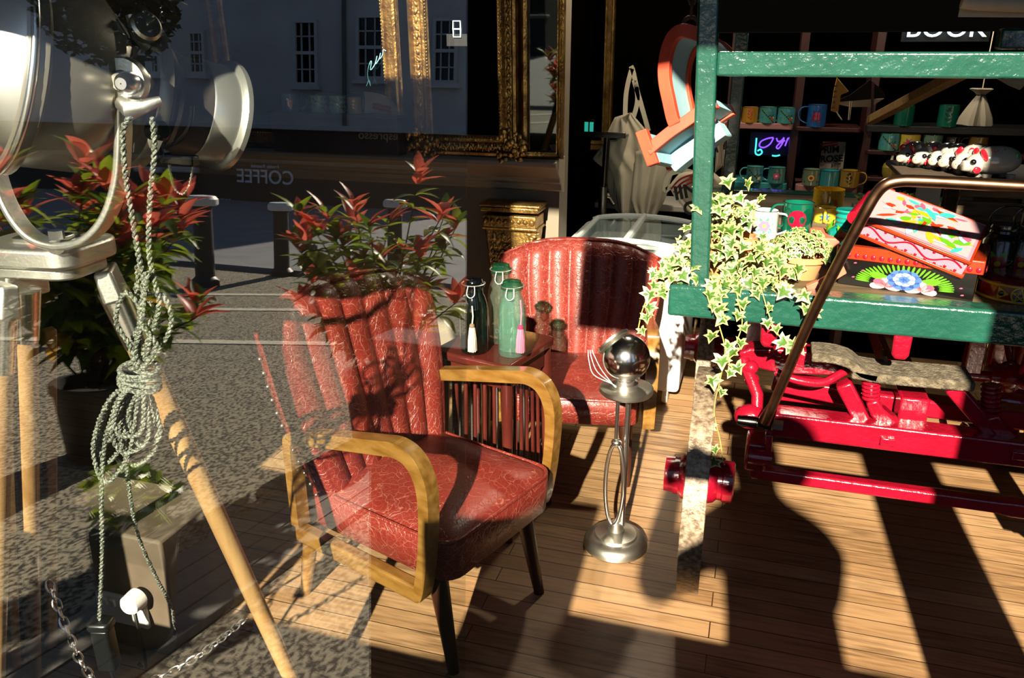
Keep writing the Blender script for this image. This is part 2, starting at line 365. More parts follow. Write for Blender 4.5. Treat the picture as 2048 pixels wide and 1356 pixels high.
# low boxed-in plinth with a wall socket at the lower left
PLM = M('scuffed board darkened as shade', '5c5040', .7, col2='463b2e', ns=6)  # brown made darker in place of shade on the plinth
struct(MB().box((-1.70, 1.47, .18), (.77, .24, .36)).build('wall_plinth', PLM, bevel=.008))
s0 = P(250, 1215, 1.35)
so = thing('wall_socket', 'white double wall socket with switches on the pale plinth', 'socket', s0)
MB().box((s0.x, 1.343, s0.z), (.155, .014, .088)).build('plate', M('white plastic', 'dcdad2', .35), so, bevel=.005)
for dx in (-.045, -.02): MB().box((s0.x+dx, 1.334, s0.z+.022), (.014, .008, .022), Euler((.15,0,0)).to_matrix()).build('switch', M('white plastic', 'dcdad2', .35), so, bevel=.002)
pg = P(271, 1200, 1.32)
pl = thing('plug', 'round white plug pushed into the wall socket', 'plug', pg)
m = MB(); m.lathe([(.0005,-.03),(.02,-.03),(.026,-.024),(.028,0),(.028,.01),(.0005,.01)], 24, pg, Matrix.Rotation(-PI/2, 3, 'X')); m.build('body', M('white plastic', 'dcdad2', .35), pl)
m = MB(); m.tube(spline([pg+Vector((0,-.01,-.02)), pg+Vector((.012,-.02,-.06)), pg+Vector((.016,-.02,-.12)), pg+Vector((.012,-.02,-.2)), Vector((pg.x-.01, 1.30, .01))], 6), .0045, 8); m.build('cord', BLACKP, pl)

# ================================================================== the street outside (seen mirrored in the pane)
GZ = -0.06
ASPH = M('asphalt', '9c937f', .8, col2='2a261d', ns=62, sharp=(.46,.56), detail=1)
struct(MB().box((-8, -14.0, GZ-.05), (60, 28.86, .1)).build('ground_street', ASPH))
LINEM = M('road paint', 'd8d4c4', .7, col2='b9b29c', ns=20)
def roadline(y1, y2, label):
    a = RZ(150, y1, GZ); b = RZ(840, y2, GZ); d = (b-a).normalized(); wv = Vector((-d.y, d.x, 0))*.06
    a = a-d*14; b = b+d*5
    m = MB(); m.prism([a+wv, b+wv, b-wv, a-wv], (0, 0, .006))
    o = m.build('road_line', LINEM); struct(o); return o
roadline(588, 592, ''); roadline(618, 622, ''); roadline(681, 691, '')
# timber planks lying across the pavement
a = RZ(318, 1230, GZ); b = RZ(610, 1040, GZ); d = (b-a).normalized(); nn = Vector((-d.y, d.x, 0))
pk = thing('timber_walkway', 'grey timber planks lying diagonally over the asphalt, mirrored in the pane', 'planks', a)
for k in (-1.5, -.5, .5, 1.5):
    c = (a+b)/2+nn*(.095*k); c.z = GZ+.02
    MB().box(c, ((b-a).length+1.6, .088, .035), Matrix.Rotation(math.atan2(d.y, d.x), 3, 'Z')).build('plank', M('grey timber', '8a8680', .75, col2='6c6862', ns=4, stretch=(2,20,20)), pk, bevel=.004)
# house across the street
HY = -20.5
def hp(px, py): return RY(px, py, HY)
xr = hp(1000, 200).x; xl = -32.0
STUC = M('grey stucco', 'c6c6c8', .8, col2='b4b4b8', ns=.7); STUC2 = M('lower dark render', '3a3733', .8, col2='2e2b28', ns=1.5)
hs = thing('house', 'pale stucco house across the street with sash windows, mirrored in the pane', 'building', ((xl+xr)/2, HY-4, GZ))
zc = hp(600, 255).z
MB().box(((xl+xr)/2, HY-4, (6.4+zc)/2), (xr-xl, 8, 6.4-zc)).build('wall', STUC, hs)
MB().box(((xl+xr)/2, HY-4, (zc+GZ)/2), (xr-xl, 7.98, zc-GZ)).build('lower_wall', STUC2, hs)
MB().box(((xl+xr)/2, HY-3.9, zc), (xr-xl, 8.1, .16)).build('band', STUC, hs, bevel=.02)
WFR = M('window paint', 'b8bcc0', .5); WGL = M('dark window glass', '0b0e12', .1)
for (x0, x1, y0, y1) in ((588,638,40,172),(714,770,30,160),(378,414,62,150),(300,326,70,150),(868,915,36,168)):
    p, q = hp(x0, y0), hp(x1, y1); cx, cz = (p.x+q.x)/2, (p.z+q.z)/2; ww, hh = abs(q.x-p.x), abs(p.z-q.z)
    m = MB(); T = .09
    for dx in (-1, 1): m.box((cx+dx*(ww/2-T/2), HY+.05, cz), (T, .1, hh))
    for dz in (-1, 0, 1): m.box((cx, HY+.05, cz+dz*(hh/2-T/2)), (ww-2*T, .1, T))
    for dx in (-1/6, 1/6): m.box((cx+dx*ww, HY+.04, cz), (.035, .06, hh-2*T))
    for dz in (-.25, .25): m.box((cx, HY+.04, cz+dz*hh), (ww-2*T, .06, .035))
    f = m.build('window', WFR, hs); MB().box((cx, HY+.012, cz), (ww-T, .02, hh-T)).build('pane', WGL, f)
    MB().box((cx, HY+.09, cz-hh/2-.06), (ww+.2, .22, .12)).build('sill', STUC, f)
p = hp(690, 30)
MB().tube([(p.x, HY+.08, 6.4), (p.x, HY+.08, zc)], .06, 10).build('drainpipe', M('pipe paint', '55595c', .5), hs)
MB().box(((xl+xr)/2, HY-4, 6.5), (xr-xl+.5, 8.5, .25)).build('cornice', STUC, hs, bevel=.03)
# garden wall in front of the house, with lettering
GY = -18.5
def gp(px, py): return RY(px, py, GY)
gw = thing('garden_wall', 'dark rendered garden wall with painted letters across the road', 'wall', ((gp(620,400).x), GY, GZ))
zt = gp(600, 330).z; gx0 = -30; gx1 = gp(985, 400).x
MB().box(((gx0+gx1)/2, GY-.15, (zt+GZ)/2), (gx1-gx0, .3, zt-GZ)).build('wall', STUC2, gw)
MB().box(((gx0+gx1)/2, GY-.15, zt+.05), (gx1-gx0+.1, .42, .1)).build('coping', M('coping stone', '77736c', .8), gw, bevel=.02)
for px in (305, 372):
    c = gp(px, 345); MB().box((c.x, GY-.12, (c.z+GZ)/2), (.75, .5, c.z-GZ)).build('gate_pier', STUC2, gw)
    MB().box((c.x, GY-.12, c.z+.08), (.95, .7, .16)).build('pier_cap', STUC, gw, bevel=.03)
LETM = M('pale lettering', 'f0f2f6', .6)
# a wall facing +Y reads from the shop side: text turned half round
def street_text(t_, px, py, hpx, off=.03):
    c = gp(px, py); s = abs(gp(px, py-hpx/2).z-gp(px, py+hpx/2).z)/.70
    M4 = Matrix.Translation((c.x, GY+off, c.z)) @ Matrix.Rotation(PI, 4, 'Z') @ Matrix.Rotation(PI/2, 4, 'X')
    text_mb(t_, s, M4, .006, fat=.012).build('lettering', LETM, gw, smooth=False)
street_text('COFFEE', 531, 355, 27); street_text('Freshly Roasted', 531, 333, 7)
street_text('BRIDGE', 445, 402, 9); street_text('APPROACH', 441, 417, 9)
c = hp(757, 271); M4 = Matrix.Translation((c.x, HY+.03, c.z)) @ Matrix.Rotation(PI, 4, 'Z') @ Matrix.Rotation(PI/2, 4, 'X')
text_mb('espresso', .36, M4, .006, fat=.01).build('lettering', M('ochre lettering','c8a878',.6), hs, smooth=False)
# bollards
BM = M('bollard iron', '26241f', .5); BWT = M('bollard white top', 'cfd3d6', .5)
def bollard(px, ptop, pbase, label):
    b = RZ(px, pbase, GZ); h = abs(RY(px, ptop, b.y).z-GZ)
    t = thing('bollard', label, 'bollard', b, group='bollards on the far pavement'); k = h
    MB().lathe([(.001,0),(.15*k,0),(.15*k,.06*k),(.105*k,.11*k),(.10*k,.86*k),(.13*k,.87*k),(.13*k,.885*k),(.001,.885*k)], 20, b).build('shaft', BM, t)
    MB().lathe([(.15*k,.885*k),(.17*k,.90*k),(.17*k,.955*k),(.14*k,.99*k),(.001,1.0*k)], 20, b).build('cap', BWT, t)
bollard(411, 390, 572, 'white topped black bollard below the mirrored street lettering')
bollard(564, 404, 551, 'white topped black bollard mirrored left of the red leaved shrub')
bollard(789, 398, 540, 'white topped black bollard mirrored behind the red leaved shrub')
# pavement kerb on the far side
kb = RZ(560, 560, GZ)
struct(MB().box((-12, (kb.y-.4+GY)/2, GZ+.03), (44, abs(GY-kb.y)-.4, .06)).build('ground_pavement', M('far paving', '7d7f86', .8, col2='6b6d74', ns=2)))
# dark evergreen hedge across the road on the right, clear of the sun
LEAFD = M('dark leaf', '141c0c', .6, col2='0c1208', ns=8)
def leafball(name, c, rad, n, mats, parent=None, size=.12, sq=(1,1,1), leaf=None, kind=None):
    m = MB()
    for i in range(n):
        d = Vector((random.gauss(0,1), random.gauss(0,1), random.gauss(0,1))).normalized(); rr = rad*random.random()**.4
        p = Vector(c)+Vector((d.x*rr*sq[0], d.y*rr*sq[1], d.z*rr*sq[2]))
        R = Euler((random.uniform(-1,1), random.uniform(-1,1), random.uniform(0,6.28))).to_matrix(); s = size*random.uniform(.6,1.2)
        pts = [R @ (Vector(q)*s)+p for q in ((0,-1,0),(.38,-.35,.06),(.33,.35,.06),(0,1,0),(-.33,.35,.06),(-.38,-.35,.06))]
        m.add(pts, [(0,1,2,3,4,5)], random.randrange(len(mats)))
    return m.build(name, mats, parent, smooth=False, fix=False, kind=kind)
tr = RY(215, 30, -15.5)
t = thing('tree', 'dark leafy street tree mirrored beside the spotlight housing', 'tree', (tr.x, -15.5, GZ))
leafball('foliage', (tr.x, -15.5, 4.9), 1.7, 2000, [LEAFD, M('mid leaf', '2c3a16', .5)], t, .20)
MB().tube([(tr.x,-15.5,GZ),(tr.x+.1,-15.5,1.6),(tr.x,-15.5,4.5)], [.16,.12,.05], 10).build('trunk', M('bark','2a2018',.9), t)
# red tipped shrubs in tubs beside the window
LG = translucent('glossy green leaf', 'a4b430', .55, '86a024'); LR = translucent('red young leaf', 'e87860', .6, 'd85848'); LDG = translucent('deep green leaf', '4c6a1c', .45); LY = translucent('yellow leaf', 'd0a030', .5)
def big_leaf(m, p, d, up, L_, W_, mi, curl=.25):
    d = Vector(d).normalized(); sd_ = d.cross(up)
    sd_ = sd_.normalized() if sd_.length > 1e-4 else d.orthogonal().normalized(); u = sd_.cross(d).normalized()
    vs = []; N = 5
    for i in range(N+1):
        t_ = i/N; wd = W_*math.sin(PI*min(.999, t_**.85))*.5+.0008; c = p+d*(L_*t_)-u*(curl*L_*t_*t_)
        vs += [c-sd_*wd+u*wd*.35, c, c+sd_*wd+u*wd*.35]
    fs = []
    for i in range(N):
        k = i*3; fs += [(k,k+1,k+4,k+3),(k+1,k+2,k+5,k+4)]
    m.add(vs, fs, mi)
def shrub(label, base, height, spread, n_st, leafL, seed, tub=True, redtop=.9):
    rnd = random.Random(seed); base = Vector(base); base.z = GZ
    t = thing('red_tipped_shrub', label, 'shrub', base)
    st = MB(); lf = MB(); z0 = .34 if tub else 0.02
    if tub:
        MB().lathe([(.001,0),(.15,0),(.19,.33),(.205,.33),(.205,.37),(.18,.37),(.175,.31),(.001,.31)], 24, base).build('tub', M('zinc tub','4b4a46',.5,.6), t)
    for i in range(n_st):
        a = rnd.uniform(0, 6.28); rr = spread*math.sqrt(rnd.random()); h = height*rnd.uniform(.55, 1.0)*(1-.25*rr/spread)
        tip = base+Vector((math.cos(a)*rr, math.sin(a)*rr, h)); b0 = base+Vector((rnd.uniform(-.04,.04), rnd.uniform(-.04,.04), z0))
        mid = (b0+tip)/2+Vector((rnd.uniform(-.05,.05), rnd.uniform(-.05,.05), .06)); pth = spline([b0, mid, tip], 7); st.tube(pth, [.007*(1-.7*k/(len(pth)-1)) for k in range(len(pth))], 5)
        for k in range(4, len(pth)):
            top = k >= len(pth)-2
            for q in range(4 if top else 3):
                a2 = rnd.uniform(0, 6.28); el = rnd.uniform(.5, 1.2) if top else rnd.uniform(-.3, .6)
                d = Vector((math.cos(a2)*math.cos(el), math.sin(a2)*math.cos(el), math.sin(el)))
                mi = 1 if (top and rnd.random() < redtop*.75) else rnd.choice((0,0,2,2,0,3) if rnd.random() < .3 else (0,0,2))
                big_leaf(lf, pth[k], d, Vector((0,0,1)), leafL*rnd.uniform(.7,1.1), leafL*.36, mi, rnd.uniform(.1,.5))
    st.build('stems', M('shrub stem','3a2416',.6), t); lf.build('leaves', [LG, LR, LDG, LY], t, fix=False, ang=80)
    return t
cS = RZ(735, 700, GZ); cS = RY(765, 480, -2.2)
shrub('red tipped shrub mirrored above the near red armchair', (cS.x, -2.2, 0), 1.55, .46, 34, .14, 3)
cS = RY(170, 470, -1.5)
shrub('large leaved red tipped shrub mirrored across the tripod head', (cS.x, -1.5, 0), 1.62, .56, 40, .17, 5)
cS = RY(235, 1010, -0.25)
t = thing('small_green_plant', 'small green plant mirrored low down beside the hanging cables', 'plant', (cS.x, -.30, GZ))
leafball('leaves', (cS.x, -.30, cS.z), .13, 260, [LG, LDG, M('pale leaf','b9c48a',.4)], t, .028, (1.2,.8,.8))
MB().lathe([(.001,GZ),(.09,GZ),(.12,cS.z-.1),(.10,cS.z-.1),(.001,cS.z-.11)], 20, (cS.x,-.30,0)).build('pot', M('grey pot','5a564e',.8), t)
# ================================================================== armchairs
def make_armchair(label, group):
    t = thing('armchair', label, 'armchair', (0,0,0), 0, group)
    # seat: rounded block with a domed top
    ol = [(x+.045, y) for x, y in rrect(.50, .455, .055, 5)]; n = len(ol); m = MB(); rings = []
    for z, ins in ((.285,.012),(.292,.0),(.392,-.004),(.400,.006),(.404,.012)): rings.append([(x*(1-ins/.25)+.045*ins/.25, y*(1-ins/.23), z) for x, y in ol])
    for s_ in (.9,.75,.55,.3): rings.append([((x-.045)*s_+.045, y*s_, .404+.034*(1-s_**2.2)) for x, y in ol])
    vs = [v for r in rings for v in r]+[(.045,0,.438),(.045,0,.285)]; fs = []
    for i in range(len(rings)-1):
        for k in range(n): fs.append((i*n+k, i*n+(k+1)%n, (i+1)*n+(k+1)%n, (i+1)*n+k))
    L_ = (len(rings)-1)*n
    for k in range(n): fs.append((L_+k, L_+(k+1)%n, len(vs)-2)); fs.append(((k+1)%n, k, len(vs)-1))
    m.add(vs, fs); seat = m.build('seat', LEATHER, t, world=False, ang=60)
    MB().tube([(x,y,.400) for x,y in ol], .0055, 8, closed=True).build('piping', LEATHER, seat, world=False)
    # fluted back: curved, wider at the top
    def wid(v): return .215+.085*math.sin(min(1, v/.85)*PI/2)
    def bk(u, v, off=0, flute=True):
        U = u*2-1; zt = .915-.075*abs(U)**3.2; z = .33+(zt-.33)*v; hw = wid(v)*(1-.10*max(0, v-.82)/.18*0)
        x = -.095-.125*v-.02*v*v+.055*abs(U)**2.2*(.3+.7*v)
        if flute: x += .013*abs(math.cos(U*PI*4.5*.86))**.7*(1-max(0,(abs(U)-.86)/.14)) if abs(U) < .97 else 0
        return Vector((x+off, U*hw, z))
    nu, nv = 90, 22; m = MB()
    def front(u, v):
        p = bk(u, v); e = min(u, 1-u)*2; ed = max(0, 1-e/.10)**2*.03+max(0, 1-(1-v)/.07)**2*.03
        return p-Vector((ed, 0, 0))
    def backf(u, v): return bk(u, v, -.085-.0*v, False)+Vector((0, (0.5-u)*.02, -.006*v))
    m.grid(front, nu, nv); m.grid(backf, nu, nv)
    W = nu+1; off = W*(nv+1); fs = []
    for j in range(nv): fs += [(j*W, (j+1)*W, off+(j+1)*W, off+j*W), (j*W+nu, (j+1)*W+nu, off+(j+1)*W+nu, off+j*W+nu)]
    for i in range(nu): fs += [(nv*W+i, nv*W+i+1, off+nv*W+i+1, off+nv*W+i), (i, i+1, off+i+1, off+i)]
    for f in fs: m.f.append(list(f)); m.m.append(0)
    back = m.build('backrest', LEATHER, t, world=False, ang=70)
    edge = [front(0.004, j/20)+Vector((-.004,-.002,0)) for j in range(0, 20)]+[front(i/40, .995)+Vector((-.004,0,.002)) for i in range(0, 41)]+[front(.996, 1-j/20)+Vector((-.004,.002,0)) for j in range(1, 21)]
    MB().tube(edge, .006, 8).build('piping', LEATHER, back, world=False)
    for sgn, u in ((-1, 0), (1, 1)):
        for k in range(13):
            v = .04+.07*k; p = (front(u, v)+backf(u, v))/2; MB().ball(p+Vector((-.015, sgn*.004, 0)), .0055, 8, 5).build('stud', NICKEL, back, world=False)
    # bentwood arms: one closed loop of wood on each side
    for sgn in (-1, 1):
        y = sgn*.262
        top = [(-.270,y,.30),(-.272,y,.42),(-.272,y,.535),(-.264,y,.558),(-.235,y,.570),(-.10,y,.602),(.05,y,.634),(.115,y,.645),(.162,y,.628),(.190,y,.580),(.196,y,.51),(.188,y,.40),(.172,y,.30),(.160,y,.262)]
        pts = spline([(x+.072, y_, z) for x, y_, z in top], 5); N = len(pts)
        m = MB(); wa = [.029+.009*math.sin(PI*min(1,max(0,(i/N-.2)/.6))) for i in range(N)]
        m.sweep(pts, wa, .040, (0,1,0)); arm = m.build('arm', WOODA, t, world=False, bevel=.009, seg=3, ang=50)
        m = MB(); m.sweep([(-.205,y,.275),(.235,y,.268)], .046, .036, (0,1,0)); m.build('side_rail', WOODA, t, world=False, bevel=.006)
        m = MB(); m.tube([(.215,sgn*.185,.29),(.272,sgn*.196,0)], [.027,.015], 14); m.build('leg', WOODD, t, world=False)
        m = MB(); m.tube([(-.22,sgn*.20,.29),(-.285,sgn*.205,0)], [.026,.015], 14); m.build('leg', WOODA, t, world=False)
    return t
ch1 = make_armchair('red leather armchair with wooden arms nearest the window, striped by shadow', 'red leather armchairs')
ch1.location = (-.81, 1.79, 0); ch1.rotation_euler = (0,0,math.radians(-18.8)); 
ch2 = dup(ch1, (-.595, 2.80, 0), math.radians(-80), 'red leather armchair standing behind the bottle table, back to the freezer', 'red leather armchairs', (1,1.05,.865))

# ================================================================== side table, bottles and tassels
tb = P(985, 712, 2.18)
TX, TY, TZ = tb.x-.02, 2.27, P(1000, 715, 2.15).z
st = thing('side_table', 'red brown slatted side table between the two armchairs', 'table', (TX, TY, 0), math.radians(-14))
m = MB(); m.prism([(x,y,TZ-.028) for x,y in rrect(.28,.31,.025,4)], (0,0,.028)); m.build('tabletop', WOODR, st, world=False, bevel=.008, seg=3)
m = MB()
for sx in (-1,1): m.box((sx*.115,0,TZ-.06),(.018,.20,.06))
for sy in (-1,1): m.box((0,sy*.12,TZ-.06),(.20,.018,.06))
m.build('apron', WOODR, st, world=False, bevel=.002)
for sx in (-1,1):
    for sy in (-1,1): MB().tube([(sx*.115,sy*.12,TZ-.03),(sx*.128,sy*.133,0)], [.018,.014], 12).build('leg', WOODR, st, world=False)
for q in range(4):
    R = Matrix.Rotation(q*PI/2, 4, 'Z'); d = .12 if q % 2 == 0 else .115
    for k in range(5):
        x = -.07+.035*k; a = R @ Vector((x,-d,TZ-.09)); b = R @ Vector((x*1.08,-d-.008,.10))
        MB().tube([a,b], .006, 8).build('spindle', WOODR, st, world=False)
    a = R @ Vector((-.115,-d-.008,.10)); b = R @ Vector((.115,-d-.008,.10)); MB().sweep([a,b], .022, .014, R.to_3x3() @ Vector((0,1,0))).build('rail', WOODR, st, world=False, bevel=.002)
def bottle(name, label, px, py, Y, h, r, mat, lidm, parts):
    b = P(px, py, Y); b.z = TZ
    t = thing(name, label, name.split('_')[-1], b)
    MB().lathe([(r*.2,.004*1),(r*.92,.002),(r,.012),(r,h*.58),(r*.96,h*.66),(r*.80,h*.76),(r*.68,h*.80),(r*.66,h*.86),(r*.70,h*.87),(r*.70,h*.89),(r*.60,h*.895),(r*.60,h*.87),(r*.58,h*.80),(r*.92,h*.62),(r*.94,.02),(r*.1,.012)], 36, b).build('body', mat, t)
    MB().lathe([(r*.74,h*.885),(r*.78,h*.89),(r*.78,h*.93),(r*.72,h*.94),(r*.66,h*.955),(r*.62,h*.99),(r*.45,h),(.001,h)], 32, b).build('lid', lidm, t)
    c = b+Vector((0,0,h*.93)); wv = [c+Vector((math.cos(a)*r*.82, math.sin(a)*r*.82, 0)) for a in [2*PI*k/24 for k in range(24)]]
    m = MB(); m.tube(wv, .0018, 6, closed=True); f = c+Vector((r*.15,-r*.84,0))
    m.tube(spline([f+Vector((-.01,0,0)), f+Vector((-.012,-.008,-h*.10)), f+Vector((0,-.010,-h*.14)), f+Vector((.012,-.008,-h*.10)), f+Vector((.01,0,0))], 5), .0016, 6); m.build('wire_clip', STEEL, t)
    return t, b, f
G1 = M('black green glass', '060b07', .05, coat=.5); G2 = glassy('clear grey glass', (.90,.95,.90), 1.55, 0, (.42,.46,.38), .10); G3 = glassy('aqua green glass', (.82,.95,.90), 1.6, 0, (.40,.70,.58), .12); G3L = glassy('bottle green glass', (.30,.62,.45), 1.55, 0, (.03,.22,.12), .18)
hb = lambda px, yt, Y: P(px, yt, Y).z-TZ
_, b1, f1 = bottle('dark_jar', 'tall black green swing top jar with a cream tassel', 949, 700, 2.18, hb(949, 556, 2.18), .043, G1, M('dark glass lid','06080a',.08), 0)
_, b2, f2 = bottle('clear_bottle', 'tallest clear bottle behind the two tasselled jars', 1003, 680, 2.29, hb(1003, 527, 2.29), .042, G2, G3L, 0)
_, b3, f3 = bottle('green_jar', 'aqua green swing top jar with a pink tassel', 1024, 700, 2.19, hb(1024, 560, 2.19), .043, G3, G3L, 0)
def tassel(label, px, y0, y1, y2, Y, m1, mh):
    a, b, c = P(px, y0, Y), P(px, y1, Y), P(px, y2, Y)
    t = thing('tassel', label, 'tassel', b, group='tassels on the jars')
    MB().tube([a, (a+b)/2+Vector((.003,0,0)), b], .0022, 6).build('cord', m1, t)
    MB().ball(b, .0085, 12, 8).build('head', mh, t)
    m = MB(); h = b.z-c.z
    for k in range(34):
        an = 2.4*k; rr = .013*math.sqrt((k+.5)/34); p = b+Vector((math.cos(an)*rr*.55, math.sin(an)*rr*.55, -.004)); q = Vector((b.x+math.cos(an)*rr, b.y+math.sin(an)*rr, c.z))
        m.tube([p, (p+q)/2+Vector((math.cos(an)*.002, math.sin(an)*.002, 0)), q], .0017, 5)
    m.build('fringe', m1, t)
tassel('cream tassel hanging on the black green jar', 944, 612, 652, 702, 2.125, M('cream thread','cfc3a8',.8), M('grey brown thread','6b5a48',.8))
tassel('pink tassel hanging on the aqua green jar', 1041, 600, 655, 704, 2.135, M('pink thread','d8708a',.8), M('deep pink thread','c22050',.8))
# raised lettering on the green jar: small embossed word and emblem
MB().merge(text_mb('DURFOR', .018, facing(b3+Vector((-.004,-.0438,.085))), .0012)).build('embossed_lettering', G3, bpy.data.objects['green_jar'], smooth=False)

# ================================================================== ashtray stand with a mirror ball on its tray
base = G(1228, 1098); bx, by = base.x, base.y+.02
sa = thing('smoker_stand', 'chrome pedestal stand with ring handle and round tray', 'stand', (bx,by,0))
MB().lathe([(.001,0),(.098,0),(.102,.006),(.100,.022),(.090,.036),(.070,.042),(.066,.050),(.030,.056),(.024,.060),(.022,.085),(.014,.092),(.001,.092)], 48, (bx,by,0)).build('base', NICKEL, sa)
zt = P(1253, 778, by).z
MB().tube([(bx+.018,by,.08),(bx+.018,by,zt)], .0085, 16).build('pole', CHROME, sa)
MB().tube([(bx-.012,by-.012,.38),(bx-.012,by-.012,zt)], .006, 12).build('side_rod', CHROME, sa)
zr0, zr1 = .085, .37; rc = [Vector((bx-.010+.030*math.cos(a), by-.012-.010*math.cos(a), (zr0+zr1)/2+(zr1-zr0)/2*math.sin(a))) for a in [2*PI*k/40 for k in range(40)]]
MB().tube(rc, .0065, 12, closed=True).build('ring_handle', CHROME, sa); MB().ball((bx-.010,by-.012,.375), .014, 14, 8, sc=(1.2,1.2,.9)).build('collar', CHROME, sa)
tyc = P(1253, 772, by); m = MB(); m.lathe([(.001,zt-.012),(.075,zt-.012),(.080,zt-.006),(.080,zt+.006),(.074,zt+.009),(.001,zt+.007)], 40, (tyc.x,by,0)); m.build('tray', NICKEL, sa)
bc = P(1253, 698, by)
gb = thing('mirror_ball_lamp', 'silver ball lamp with a flat cap standing on the chrome stand tray', 'lamp', (bc.x,by,zt+.008))
rb = (bc.z-zt-.034)
rb = .070
bc.z = zt+.03+rb
MB().ball(bc, rb, 40, 24).build('ball', M('silvered glass ball',(.74,.73,.70),.16,1.0), gb)
MB().lathe([(.001,zt+.008),(.038,zt+.008),(.040,zt+.014),(.040,zt+.022),(.030,zt+.026),(.030,zt+.034),(.022,zt+.036),(.001,zt+.036)], 30, (bc.x,by,0)).build('collar', CHROME, gb)
Rc = Euler((math.radians(-20), math.radians(-48), 0)).to_matrix()
MB().lathe([(.001,rb*.80),(.052,rb*.80),(.054,rb*.84),(.054,rb*.93),(.001,rb*.95)], 30, bc, Rc).build('cap', NICKEL, gb)
m = MB(); 
for k in range(3):
    q0 = P(1178+5*k, 722-6*k, by); q1 = P(1188+7*k, 750-6*k, by); q2 = P(1225, 768, by-.03)
    m.tube(spline([P(1176+4*k, 700, by), q0, q1, q2, (bc.x-.02, by-.035, zt+.016)], 6), .0013, 6)
m.build('wire', WHITEP, gb)
# ================================================================== tripod and theatre spotlight
HX, HYY, HZ = -1.163, 1.058, 1.146
tp = thing('tripod', 'pale wooden tripod with metal head plate carrying the spotlight', 'tripod', (HX, HYY, 0))
H = Vector((HX, HYY, HZ))
# head plate: a thick triangular casting with three lugs
Rh = Matrix.Rotation(.1, 3, 'Z'); ol = [H+Rh @ Vector((x, y, .012)) for x, y in rrect(.20, .15, .04, 4)]
MB().prism(ol, (0,0,.034)).build('head_plate', STEEL, tp, bevel=.006)
MB().prism([p-Vector((0,0,.022)) for p in [H+Rh @ Vector((x, y, .012)) for x, y in rrect(.17, .12, .035, 4)]], (0,0,.020)).build('lower_plate', STEEL, tp, bevel=.004)
MB().prism([H+Rh @ Vector((x, y, .046)) for x, y in rrect(.085, .06, .01, 2)], (0,0,.008)).build('top_pad', CHROME, tp, bevel=.002)
feet = [Vector((-.875, 1.26, 0)), Vector((-1.60, 1.16, 0)), Vector((-1.262, .735, 0))]
for i, f in enumerate(feet):
    d0 = (f-H); d0.z = 0; d0.normalize(); top = H+d0*.085+Vector((0,0,-.02)); ax = (f-top).normalized(); side = ax.cross(Vector((0,0,1))).normalized()
    # hinge ferrule
    fe = MB(); fe.sweep([top+Vector((0,0,.01)), top+ax*.05], [.03,.036], [.075,.08], side)
    e = fe.build('hinge', STEEL, tp, bevel=.006)
    MB().tube([top+ax*.035, top+ax*.145], [.028,.024], 20).build('ferrule', CHROME, tp)
    lg = MB().tube([top+ax*.135, f+Vector((0,0,0))+(-ax)*.03], [.0225,.0165], 16).build('leg', WOODL, tp)
    MB().tube([f-ax*.05, f], [.019,.010], 12).build('tip', DARKM, lg)
    if i == 2:      # flat slat and rail beside the front leg
        off = side*(-.052) if side.x > 0 else side*.052
        a = top+ax*.16+off; b = f-ax*.25+off*1.0
        MB().sweep([a, b], .018, .042, side).build('slat', WOODL, lg, bevel=.003)
        c = top+ax*.19+off-Vector((0,.014,0)); MB().box(c, (.045, .004, .018)).build('slat_plate', CHROME, lg, bevel=.002)
        for s_ in (-.012,.012): MB().lathe([(.001,.003),(.006,.002),(.007,0)], 12, c+Vector((s_,-.003,0)), Matrix.Rotation(PI/2,3,'X')).build('screw', STEEL, lg)
    if i == 1:
        off = side*.045
        MB().sweep([top+ax*.14+off, f-ax*.12+off], .018, .024, side).build('slat', WOODL, lg, bevel=.003)
        MB().sweep([top+ax*.14-off, f-ax*.12-off], .018, .024, side).build('slat', WOODL, lg, bevel=.003)
# spotlight: axis runs to the right, a bit away from the viewer and downwards
sl = thing('spotlight', 'polished metal theatre spotlight in a curved yoke on the tripod', 'lamp', H+Vector((0,0,.054)))
q0 = P(8, 128, .95); q1 = P(452, 234, 1.24)
AX = (q1-q0).normalized(); QU = AX.to_track_quat('Z', 'Y').to_matrix(); LEN = (q1-q0).length
def along(t_): return q0+AX*(LEN*t_)
def sz(px, t_): return px/1595.0*((along(t_)-Vector((0,0,CAMZ))).length)
HOUS = M('polished housing', (.34,.31,.26), .3, .6, bump=.04, bs=8, dist=.004)
R1 = .150
# reflector bowl, with an open mouth to the left
MB().lathe([(R1*1.02,-.015),(R1*1.05,-.008),(R1*1.05,.012),(R1*.98,.016),(R1*.95,.02),(R1*.92,.10),(R1*.72,.135),(R1*.70,.14)], 48, q0, QU).build('reflector_housing', HOUS, sl)
m = MB(); m.lathe([(R1*1.0,-.010),(R1*.93,-.030),(R1*.80,-.055),(R1*.6,-.080),(R1*.35,-.097),(.002,-.104)], 48, q0, QU); rf = m.build('dome', M('polished dome',(.85,.85,.83),.30,1.0), sl)
MB().tube([q0+QU @ Vector((math.cos(a)*R1*1.05, math.sin(a)*R1*1.05, -.006)) for a in [2*PI*k/48 for k in range(48)]], .006, 10, closed=True).build('rim', CHROME, sl)
